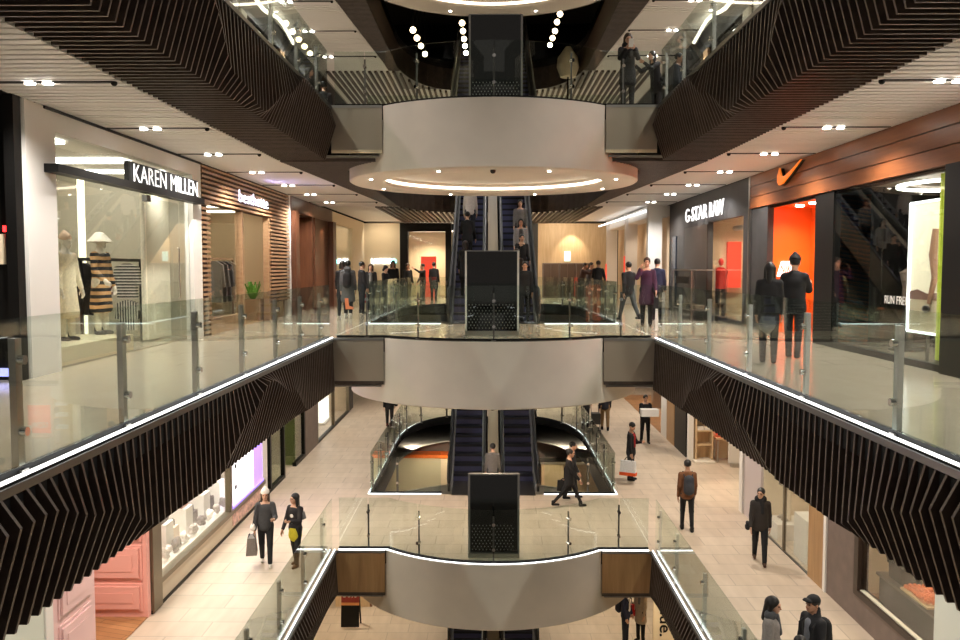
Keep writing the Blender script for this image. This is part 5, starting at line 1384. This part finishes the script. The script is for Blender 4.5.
    for (h, k, a), fpt in zip(legs, foot):
        q = SD(); q.cap(fpt + A(0, .03, .04), fpt + A(0, -.13, .032), .042, .034, .02); q.cap(fpt + A(0, .02, .05), fpt + A(0, .02, .11), .045, .05, .02); q.plane(fpt + A(0, 0, .003), A(0, 0, -1))
        np_mesh('shoe', [q.mesh(.013)], cloth(shoe), root)
    # --- jacket or coat
    c = SD(); hem = hip * coat
    B_ = bulk
    c.cap(ln(A(0, 0, sho - .13)), ln(A(0, 0, hip + .18)), .162 * B_, .148 * B_, .05, .74)
    if hem < hip + .14:
        c.cap(ln(A(0, 0, hip + .16)), A(0, 0, max(hem + .10, .3)), .150 * B_, (.158 + max(0, hip - hem) * .10) * B_, .05, .80)
    c.cap(neck0 + A(0, .012, -.025), ln(A(.125, .008, sho - .045)), .066 * B_, .060 * B_, .04).cap(neck0 + A(0, .012, -.025), ln(A(-.125, .008, sho - .045)), .066 * B_, .060 * B_, .04)
    for sx, S0, E, W, d2 in chains: c.cap(S0, E, .064 * B_, .054 * B_, .03).cap(E, W - d2 * .005, .053 * B_, .041 * B_, .02)
    if collar or hood: c.cap(neck0 + A(0, .012, -.01), neck0 + A(0, .012, .07), .082, .078, .02)
    if hood: c.ell(neck0 + A(0, .09, .04), (.11, .07, .09), .03)
    c.plane(A(0, 0, hem), A(0, 0, -1))
    c.csub(neck0 + A(0, -.01, .085), (.066, .066, .085))
    np_mesh('coat' if coat < .8 else 'jacket', [c.mesh(.0185)], cloth(top), root)
    if open_front:     # lighter garment showing between the open fronts
        q = SD(); q.cap(ln(A(0, -.062, sho - .07)), ln(A(0, -.066, hip + .12)), .076, .086, .03, .92)
        np_mesh('shirt', [q.mesh(.018)], cloth(open_front), root)
    if scarf:
        q = SD(); q.cap(neck0 + A(-.05, 0, .03), neck0 + A(.05, 0, .03), .085, .085, .04); q.cap(neck0 + A(.02, -.09, 0), neck0 + A(.04, -.135, -.24), .05, .045, .03, .6)
        q.csub(neck0 + A(0, -.005, .12), (.062, .062, .10))
        np_mesh('scarf', [q.mesh(.016)], cloth(scarf), root)
    # --- hair and hats
    hm = M[hairm]
    if hair != 'none':
        q = SD(); q.ell((0, .020, .042), (.088, .100, .094), .02)
        if hair in ('long', 'verylong', 'bob'):
            dn = {'bob': -.10, 'long': -.22, 'verylong': -.36}[hair]
            for x in (-1, 1): q.cap((x * .066, .02, .02), (x * .075, .03, dn), .036, .030, .03)
            q.cap((0, .065, .03), (0, .085, dn), .062, .055, .03)
        if hair == 'bun': q.ell((0, .10, .10), (.045, .045, .045), .02)
        if hair == 'tail': q.cap((0, .10, .05), (0, .14, -.16), .032, .022, .03)
        q.csub((0, -.10, -.030), (.066, .085, .085))
        V, Fc = q.mesh(.0125)
        np_mesh('hair', [(V @ Rh.T + hc, Fc)], hm, root)
    if hat == 'beanie':
        q = SD(); q.ell((0, .018, .062), (.096, .108, .098), .02).cap((0, .02, .13), (0, .03, .165), .05, .03, .04); q.plane((0, 0, .035), (0, .25, -1))
        V, Fc = q.mesh(.0125); np_mesh('beanie', [(V @ Rh.T + hc, Fc)], cloth(hatc), root)
    if hat == 'cap':
        q = SD(); q.ell((0, .015, .055), (.092, .104, .085), .02).cap((-.03, -.10, .05), (.03, -.10, .05), .045, .045, .01); q.plane((0, 0, .038), (0, -.1, -1))
        V, Fc = q.mesh(.0125); np_mesh('peaked_cap', [(V @ Rh.T + hc, Fc)], cloth(hatc), root)
    root['_hands'] = [float(x) for ch in chains for x in (ch[3] + ch[4] * .09)]
    root['_neck'] = [float(x) for x in neck0]; root['_hip'] = float(hip)
    return root

def w_of(root, p):
    s = root.scale[0]; v = Matrix.Rotation(root.rotation_euler.z, 3, 'Z') @ (Vector(p) * s)
    return Vector(root.location) + v
def hand_w(root, i): h = root['_hands']; return w_of(root, h[3 * i:3 * i + 3])

def bag_at(name, label, root, i, w, h, d, col, band=None, drop=.12, m=None, off=(0, 0, 0)):
    """Bag hanging from a person's hand."""
    p = hand_w(root, i) + Vector(off); t = thing(name, label, 'bag', (p.x, p.y, p.z - drop - h), None, root.rotation_euler.z)
    b = MB(); b.add([(-d / 2, -w / 2, 0), (d / 2, -w / 2, 0), (d / 2, w / 2, 0), (-d / 2, w / 2, 0), (-d * .35, -w * .46, h), (d * .35, -w * .46, h), (d * .35, w * .46, h), (-d * .35, w * .46, h)],
                    [(0, 3, 2, 1), (0, 1, 5, 4), (1, 2, 6, 5), (2, 3, 7, 6), (3, 0, 4, 7), (4, 5, 6, 7)])
    b.build('body', m or cloth(col), t, local=True)
    if band: MB().box(-d / 2 - .006, d / 2 + .006, -w / 2 - .006, w / 2 + .006, .0, h * .22).build('band', cloth(band), t, local=True)
    for x in (-d * .3, d * .3): MB().tube([(x, -w * .25, h), (x * .5, -w * .12, h + drop), (x * .5, w * .12, h + drop), (x, w * .25, h)], .007, 6).build('handle', cloth((40, 36, 34)), t, local=True)
    return t
def backpack(label, root, col, z=1.14, w=.30, h=.44):
    s = root.scale[0]; p = w_of(root, (0, .20, z - h / 2))
    t = thing('backpack', label, 'backpack', p, None, root.rotation_euler.z); t.scale = (s, s, s)
    q = SD(); q.cap((0, 0, .10), (0, 0, h - .10), .13, .12, .03, .72); q.cap((0, .06, .09), (0, .06, h * .45), .085, .08, .03, .7)
    np_mesh('body', [q.mesh(.018)], cloth(col), t)
    for x in (-.09, .09): MB().tube([(x, -.06, h - .06), (x * 1.2, -.20, h + .06), (x * 1.4, -.335, h - .04), (x * 1.5, -.34, h - .25), (x * 1.4, -.18, .1)], .014, 7).build('strap', cloth((24, 24, 26)), t, local=True)
    return t
def shoulder_bag(label, root, side, col, w=.26, h=.2, z=.84, strap=True, y=0.):
    s = root.scale[0]; p = w_of(root, (side * .27, y, z - h / 2)); t = thing('shoulder_bag', label, 'bag', p, None, root.rotation_euler.z); t.scale = (s, s, s)
    q = SD(); q.cap((0, -w / 2 + .06, .07), (0, w / 2 - .06, .07), .06, .06, .02).cap((0, -w / 2 + .06, h - .05), (0, w / 2 - .06, h - .05), .045, .045, .02)
    np_mesh('body', [q.mesh(.014)], cloth(col), t)
    if strap: MB().tube([(0, w / 2 - .03, h), (-side * .09, .10, 1.42 - z + h / 2), (-side * .12, -.06, 1.42 - z + h / 2), (0, -w / 2 + .03, h)], .009, 6).build('strap', cloth((36, 32, 30)), t, local=True)
    return t

BLK, NVY, CHA = (24, 23, 25), (26, 28, 40), (48, 47, 50)
Pf = lambda x, y, z: Vector((x, y, z + .002))
WALK = 20
# ---- eye-level floor, left rear
a = person('person seen from behind in a long grey coat, walking away on the left', Pf(-4.22, 25.4, 0), 1.72, 182, (84, 84, 86), BLK, 'short', 'hairblack', coat=.52, stride=9, shoe=(190, 186, 180), bulk=1.08, hood=True)
backpack('black backpack on the long grey coat on the left', a, (22, 22, 25))
person('person in black close in front of the long grey coat, only shoulder showing', Pf(-4.55, 26.4, 0), 1.72, 184, BLK, BLK, 'bob', coat=.6, stride=-10)
a = person('person in dark jacket facing the rail just right of the grey coat', Pf(-4.18, 27.9, 0), 1.7, 120, (30, 28, 30), NVY, 'short', coat=.8)
bag_at('carrier_bag', 'small red carrier bag hanging right of the long grey coat', a, 0, .24, .3, .1, (170, 30, 26))
person('person with open dark jacket over grey top, facing us from the left rear railing', Pf(-4.2, 30.2, 0), 1.63, 5, (34, 30, 30), NVY, 'long', 'hairbrown', open_front=(120, 118, 116))
person('short person with bowed black head at the left rear railing', Pf(-3.85, 31.6, 0), 1.58, 60, (40, 34, 34), BLK, 'bob', head_tilt=25)
person('person with long black hair over black coat in front of the cream rear wall', Pf(-3.86, 34.2, 0), 1.78, 8, BLK, BLK, 'verylong', coat=.6)
person('brown-haired person in black before the black framed shop', Pf(-3.6, 37.6, 0), 1.7, 30, (28, 26, 26), BLK, 'long', 'hairbrown', coat=.7)
person('person in black with raised arm before the red panel', Pf(-2.95, 38.0, 0), 1.68, -60, (26, 24, 24), BLK, 'short', arms=[(85, 10, 40, 20), (10, 8, 20, 0)])
person('person in dark coat right of the raised arm before the red panel', Pf(-2.5, 38.6, 0), 1.75, 170, (22, 22, 24), BLK, 'short', coat=.6)
# ---- eye-level floor, right rear
person('person in brown jacket leaning over the right rear railing', Pf(3.95, 36.7, 0), 1.74, 70, (62, 40, 34), BLK, 'short', 'hairbrown', lean=16, arms=[(60, 5, 60, 20), (60, 5, 60, 20)])
person('person in grey jacket beside the brown jacket at the right rear railing', Pf(4.35, 37.2, 0), 1.74, 60, (70, 66, 68), CHA, 'short', lean=10, arms=[(50, 5, 60, 20), (50, 5, 60, 20)])
person('short-haired person in black jacket seen from behind at the right rear railing', Pf(4.28, 33.4, 0), 1.78, 160, BLK, NVY, 'short', 'hairbrown', skin='skin2', arms=[(20, 12, 40, 10), (20, 12, 40, 10)])
a = person('person striding away in black jacket and dark grey trousers on the right landing', Pf(3.98, 24.3, 0), 1.73, 200, BLK, (70, 72, 74), 'short', 'hairblack', coat=.84, stride=24)
a = person('person in purple coat holding a phone to the face on the right landing', Pf(4.08, 22.05, 0), 1.76, -10, (62, 28, 56), BLK, 'bun', 'hairbrown', coat=.58, arms=[(10, 10, 30, 0), (55, 18, 115, 30)], stride=5)
bag_at('handbag', 'black handbag held by the person in the purple coat', a, 0, .34, .28, .14, (20, 20, 22), drop=.08, off=(0, 0, -.03))
person('dark-haired person in navy blue jacket just behind the purple coat', Pf(4.85, 24.6, 0), 1.76, 160, (40, 42, 70), BLK, 'short')
# ---- eye-level floor, in front of the sport shop
person('person with dark hair in black top and grey skirt before the orange recess', Pf(4.42, 13.45, 0), 1.58, 160, (20, 19, 20), (24, 24, 27), 'long', coat=.86, skirt=(.42, (96, 100, 108)), stride=4, bulk=1.05)
a = person('person in black beanie and padded black jacket before the orange recess', Pf(5.08, 14.2, 0), 1.70, 150, (22, 21, 23), (52, 52, 56), 'short', coat=.82, hat='beanie', hatc=(16, 15, 17), bulk=1.15, arms=[(15, 10, 30, 5), (40, 8, 70, 10)], stride=8)
shoulder_bag('black shoulder bag of the person in the black beanie', a, 1, (16, 16, 18), .3, .26, .95)
# ---- escalator riders (eye-level)
def on_step(x, Y, zb=Z2): Y = 24.2 + math.floor((Y - 24.2) / .388) * .388 + .2; return Vector((x, Y, zb + (math.floor((Y - 24.2) / .388) + 1) * .2241 + .004))
person('rider with dark hair in grey top, highest on the right escalator', on_step(1.0, 27.55), 1.66, 0, (112, 108, 106), NVY, 'long', coat=.86)
a = person('rider in pale grey jacket with long hair, second down the right escalator', on_step(.98, 26.38), 1.66, 0, (150, 148, 150), NVY, 'verylong', coat=.84, open_front=(90, 86, 86))
person('rider in black with hand at the chest, third down the right escalator', on_step(.98, 25.6), 1.6, 10, (30, 28, 30), BLK, 'short', arms=[(10, 8, 20, 0), (30, 8, 120, 25)])
person('rider in dark brown jacket, fourth down the right escalator beside the black screen', on_step(.80, 24.83), 1.6, -15, (52, 38, 34), BLK, 'bob', 'hairbrown')
person('rider in wide black jacket about to step off the right escalator', Pf(1.0, 23.75, .014), 1.66, 0, (20, 20, 22), BLK, 'short', coat=.8, bulk=1.12)
person('rider in white shirt seen from behind, highest on the left escalator', on_step(-.62, 28.3), 1.7, 180, (196, 190, 184), NVY, 'short')
a = person('rider in black seen from behind, middle of the left escalator', on_step(-.68, 26.77), 1.68, 175, (22, 22, 24), BLK, 'short', coat=.8, arms=[(25, 10, 50, 0), (10, 12, 20, 0)])
bag_at('carrier_bag', 'pinkish brown carrier bag with red base held on the left escalator', a, 0, .30, .34, .12, (150, 100, 86), band=(150, 20, 24), drop=.06, off=(.08, 0, .22))
person('rider in long black coat, lowest on the left escalator left of the screen', on_step(-.70, 25.2), 1.62, 178, (16, 16, 18), BLK, 'long', coat=.55)
# ---- upper floor
a = person('person in black coat looking at a white phone behind the upper right railing', Pf(3.05, 19.05, Z3), 1.70, 0, (22, 21, 24), (44, 40, 40), 'bob', 'hairbrown', coat=.62, scarf=(20, 20, 22), arms=[(38, 8, 95, 34), (38, 8, 95, 34)], head_tilt=18)
h0, h1 = hand_w(a, 0), hand_w(a, 1); c_ = (h0 + h1) / 2
o = MB().box(-.05, .05, -.012, .012, -.03, .14).build('phone', M['white'], local=True); o.location = (c_.x, c_.y - .02, c_.z); o.rotation_euler = (.4, 0, 0); tag(o, 'white phone held by the person behind the upper right railing', 'phone')
a = person('person in black leaning forward at the upper railing beside the phone holder', Pf(3.88, 20.0, Z3), 1.56, -60, (18, 18, 20), BLK, 'long', lean=14, coat=.7, arms=[(50, 8, 60, 10), (50, 8, 60, 10)])
shoulder_bag('black shoulder bag of the person leaning at the upper railing', a, 1, (20, 20, 24), .3, .26, .9)
person('person in dark navy jacket half behind the leaning person on the upper floor', Pf(4.5, 20.6, Z3), 1.66, 60, (24, 24, 34), BLK, 'short')
person('dark-haired person just visible above the upper left fins, nearer one', Pf(-4.5, 21.5, Z3), 1.55, 90, (24, 22, 24), BLK, 'long')
person('dark-haired person just visible above the upper left fins, farther one', Pf(-4.65, 24.2, Z3), 1.78, 200, (26, 24, 24), BLK, 'short')
# ---- lower floor
a = person('person in white beanie and charcoal sweater carrying a grey bag, lower left', Pf(-4.62, 17.25, Z1), 1.60, 12, (62, 62, 64), (26, 26, 28), 'long', 'hairbrown', coat=.88, hat='beanie', hatc=(232, 226, 216), stride=12, shoe=(214, 206, 196), arms=[(25, 12, 70, 10), (4, 10, 8, 0)])
bag_at('carrier_bag', 'bulging grey carrier bag held by the person in the white beanie', a, 1, .34, .36, .22, (120, 112, 106), drop=.05, off=(-.06, 0, 0))
s_ = shoulder_bag('small white cross-body bag on the charcoal sweater', a, -1, (230, 224, 214), .2, .16, .90, True, -.10)
a = person('person with long black hair and yellow jacket tied round the waist, lower left', Pf(-3.99, 17.2, Z1), 1.52, -25, (38, 34, 36), (24, 24, 26), 'verylong', 'hairblack', coat=.95, stride=7, shoe=(84, 44, 28), head_turn=-20, scarf=None, arms=[(25, 12, 75, 28), (8, 14, 30, 10)], skirt=(.33, (196, 186, 44)))
for nm, c0 in (('white_print', (0, -.135, 1.22)), ('white_print', (0, -.135, 1.08))):
    MB().ball(c0, (.05, .012, .045), 10).build(nm, cloth((220, 216, 210)), a, local=True)
for x in (-1, 1): MB().tube([(x * .18, 0, 1.30), (x * .215, .03, 1.14)], [.072, .066], 10).build('grey_sleeve', cloth((142, 140, 140)), a, local=True, smooth=True)
a = person('person in black, half hidden by the balcony, walking away at the lower left rear', Pf(-3.84, 32.5, Z1), 1.7, 185, (26, 24, 26), BLK, 'short', coat=.8, stride=16, shoe=(96, 40, 34))
shoulder_bag('dark shoulder bag of the person half hidden by the balcony', a, -1, (30, 28, 30), .34, .24, .95)
a = person('person in black striding right past the lower escalator', Pf(2.07, 21.6, Z1), 1.56, 88, (22, 20, 22), (22, 22, 24), 'bun', 'hairblack', coat=.74, stride=25, legw=.85, shoe=(18, 17, 18))
bag_at('handbag', 'black handbag swinging behind the person striding past the lower escalator', a, 0, .38, .26, .16, (18, 17, 18), drop=.05, off=(-.02, 0, .06))
person('second person in black, behind the one striding past the lower escalator', Pf(2.22, 22.4, Z1), 1.54, 90, (28, 26, 28), (24, 24, 26), 'short', coat=.72, stride=12)
a = person('person in dark jacket over red shirt looking down, beside the right opening', Pf(4.12, 24.42, Z1), 1.68, 62, (24, 23, 26), (40, 42, 54), 'short', coat=.80, open_front=(150, 24, 28), head_tilt=32, arms=[(22, 6, 80, 40), (4, 8, 10, 0)])
bag_at('carrier_bag', 'white carrier bag with orange base held by the man in the red shirt', a, 1, .46, .42, .16, (222, 224, 228), band=(220, 84, 30), drop=.10, off=(-.12, -.12, 0))
a = person('person in black carrying a white box, lower right rear', Pf(5.5, 29.7, Z1), 1.70, 5, (28, 27, 30), (22, 22, 25), 'short', coat=.9, stride=8, arms=[(20, 8, 75, 14), (20, 8, 75, 14)])
c_ = (hand_w(a, 0) + hand_w(a, 1)) / 2
o = MB().box(-.30, .30, -.17, .17, -.12, .12).build('white_box', M['white'], local=True); o.location = (c_.x, c_.y - .12, c_.z + .05); tag(o, 'white box carried in both hands at the lower right rear', 'box')
a = person('person in brown jacket seen from behind with black head, lower right', Pf(4.64, 19.65, Z1), 1.68, 178, (116, 74, 44), (24, 24, 27), 'short', 'hairblack', skin='skin2', coat=.86, stride=8, legw=.9)
backpack('grey backpack on the brown jacket, lower right', a, (58, 60, 66), 1.16)
a = person('person in dark jacket and glasses walking towards us, lower right', Pf(5.66, 17.5, Z1), 1.60, -14, (44, 38, 34), (22, 22, 26), 'short', 'hairblack', coat=.84, stride=15, head_turn=-20, shoe=(70, 46, 34), scarf=(24, 24, 26), bulk=1.06)
for x in (-1, 1): MB().lathe([(.020, 0), (.020, .004), (.024, .004), (.024, 0), (.020, 0)], (0, 0, 0), 14).build('glasses', M['black'], a, local=True).matrix_local = Matrix.Translation((x * .031 - .035, -.14, 1.585)) @ Matrix.Rotation(PI / 2, 4, 'X')
shoulder_bag('black bag at the hip of the man with glasses', a, -1, (18, 18, 20), .22, .2, .84, False, -.05)
a = person('dark-haired person in pale grey coat and grey scarf at the bottom edge', Pf(3.90, 11.5, Z1), 1.62, 62, (150, 144, 140), BLK, 'long', 'hairblack', coat=.62, scarf=(88, 90, 94), bulk=1.05, arms=[(0, 10, 40, 14), (0, 10, 40, 14)], head_tilt=8)
backpack('black bag at the back of the grey scarf wearer, bottom edge', person('person in black with dark hair, only the crown showing at the bottom edge', Pf(4.02, 10.75, Z1), 1.40, 70, BLK, BLK, 'short'), (16, 16, 18))
a = person('person in dark cap and black jacket facing left at the bottom edge', Pf(4.46, 11.45, Z1), 1.66, -68, (28, 28, 31), BLK, 'short', 'hairblack', skin='skin2', coat=.84, hat='cap', hatc=(18, 18, 21), open_front=(116, 120, 128), bulk=1.06, collar=True)
backpack('black backpack of the person in the dark cap', a, (18, 18, 21))
a = person('person in khaki trousers seen from behind at the right end of the balcony', Pf(4.4, 32.0, Z1), 1.74, 180, (34, 36, 46), (136, 108, 72), 'short', stride=8)
person('person in dark clothes left of the khaki trousers, half hidden by the balcony', Pf(3.75, 32.8, Z1), 1.72, 170, (30, 28, 30), (26, 26, 28), 'long', coat=.72, stride=10)
o = thing('pushchair', 'small dark pushchair beside the khaki trousers', 'pushchair', (3.98, 31.5, Z1))
MB().box(3.82, 4.14, 31.3, 31.7, Z1 + .35, Z1 + .75).build('seat', M['charcoal'], o)
for x in (3.84, 4.12):
    MB().tube([(x, 31.2, Z1 + .1), (x, 31.5, Z1 + .5), (x, 31.85, Z1 + 1.0)], .015, 6).build('frame', M['steeldark'], o)
    for y in (31.2, 31.75): MB().cyl((x - .02, y, Z1 + .09), (x + .02, y, Z1 + .09), .085, 12).build('wheel', M['rubber'], o)
person('person in light grey top standing between the lower escalators behind the screen', Pf(.10, 22.3, Z1), 1.50, 180, (104, 100, 98), CHA, 'short', 'hairblack')
# ---- basement
a = person('person in navy suit with a dark backpack, basement right', Pf(3.93, 23.9, Z0), 1.70, 60, (34, 40, 62), NVY, 'short', 'hairbrown', coat=.84, open_front=(220, 214, 206))
backpack('dark backpack on the navy suit, basement right', a, (28, 30, 44))
a = person('black-haired person in beige coat and grey scarf, basement right', Pf(4.40, 24.1, Z0), 1.66, -50, (176, 160, 140), BLK, 'long', 'hairblack', coat=.6, scarf=(110, 108, 106))
bag_at('carrier_bag', 'red carrier bag beside the beige coat, basement right', a, 1, .3, .34, .12, (180, 26, 24), drop=.04, off=(0, 0, .35))

# ---- mannequins in the white boutique window
m1 = person('pale mannequin in a black and tan striped dress in the boutique window', Vector((-6.98, 15.22, .303)), 1.78, 75, (196, 150, 96), (230, 220, 200), 'none', skin='mannequin', coat=.42, detail=False, arms=[(5, 8, 10, 0), (15, 14, 40, 0)])
m1.name = 'mannequin'; m1['category'] = 'mannequin'
m2 = person('pale mannequin in cream coat and wide hat at the near end of the boutique window', Vector((-6.95, 13.9, .303)), 1.74, 70, (236, 222, 192), (226, 214, 190), 'none', skin='mannequin', coat=.40, detail=False, hat='beanie', hatc=(226, 196, 170))
m2.name = 'mannequin'; m2['category'] = 'mannequin'
for ch in m1.children:
    if ch.name.startswith('coat'):
        ch.name = 'dress'; ch.data.materials[0] = stripe_mat('dress_stripes', (.62, .36, .16), (.014, .012, .013), 2.6, 'Z', .7, 1.2)
o = MB().lathe([(.001, .02), (.09, .02), (.12, .10), (.05, .16), (.001, .17)], (0, 0, 0), 14)
for r_ in (m1,):
    MB().lathe([(.001, .10), (.10, .06), (.20, .0), (.21, .01), (.10, .13), (.06, .17), (.001, .18)], (0, 0, 1.60), 20).build('hat', cloth((240, 230, 214)), r_, local=True, smooth=True)
for o in list(COL.objects):
    for k in ('_hands', '_neck', '_hip'):
        if k in o: del o[k]
# ------------------------------------------------------------------ world and view
w = bpy.data.worlds.new('world'); scene.world = w; w.use_nodes = True
w.node_tree.nodes['Background'].inputs['Color'].default_value = (1, .9, .8, 1)
w.node_tree.nodes['Background'].inputs['Strength'].default_value = .12
scene.view_settings.view_transform = 'Standard'
scene.view_settings.look = 'None'
scene.view_settings.exposure = 0.75
scene.view_settings.gamma = 1.0
scene.view_settings.use_curve_mapping = False
scene.cycles.max_bounces = 8
scene.cycles.transparent_max_bounces = 32
scene.cycles.glossy_bounces = 4
scene.cycles.diffuse_bounces = 4
scene.cycles.sample_clamp_indirect = 6
scene.cycles.use_denoising = True
scene.cycles.caustics_reflective = False
scene.cycles.caustics_refractive = False
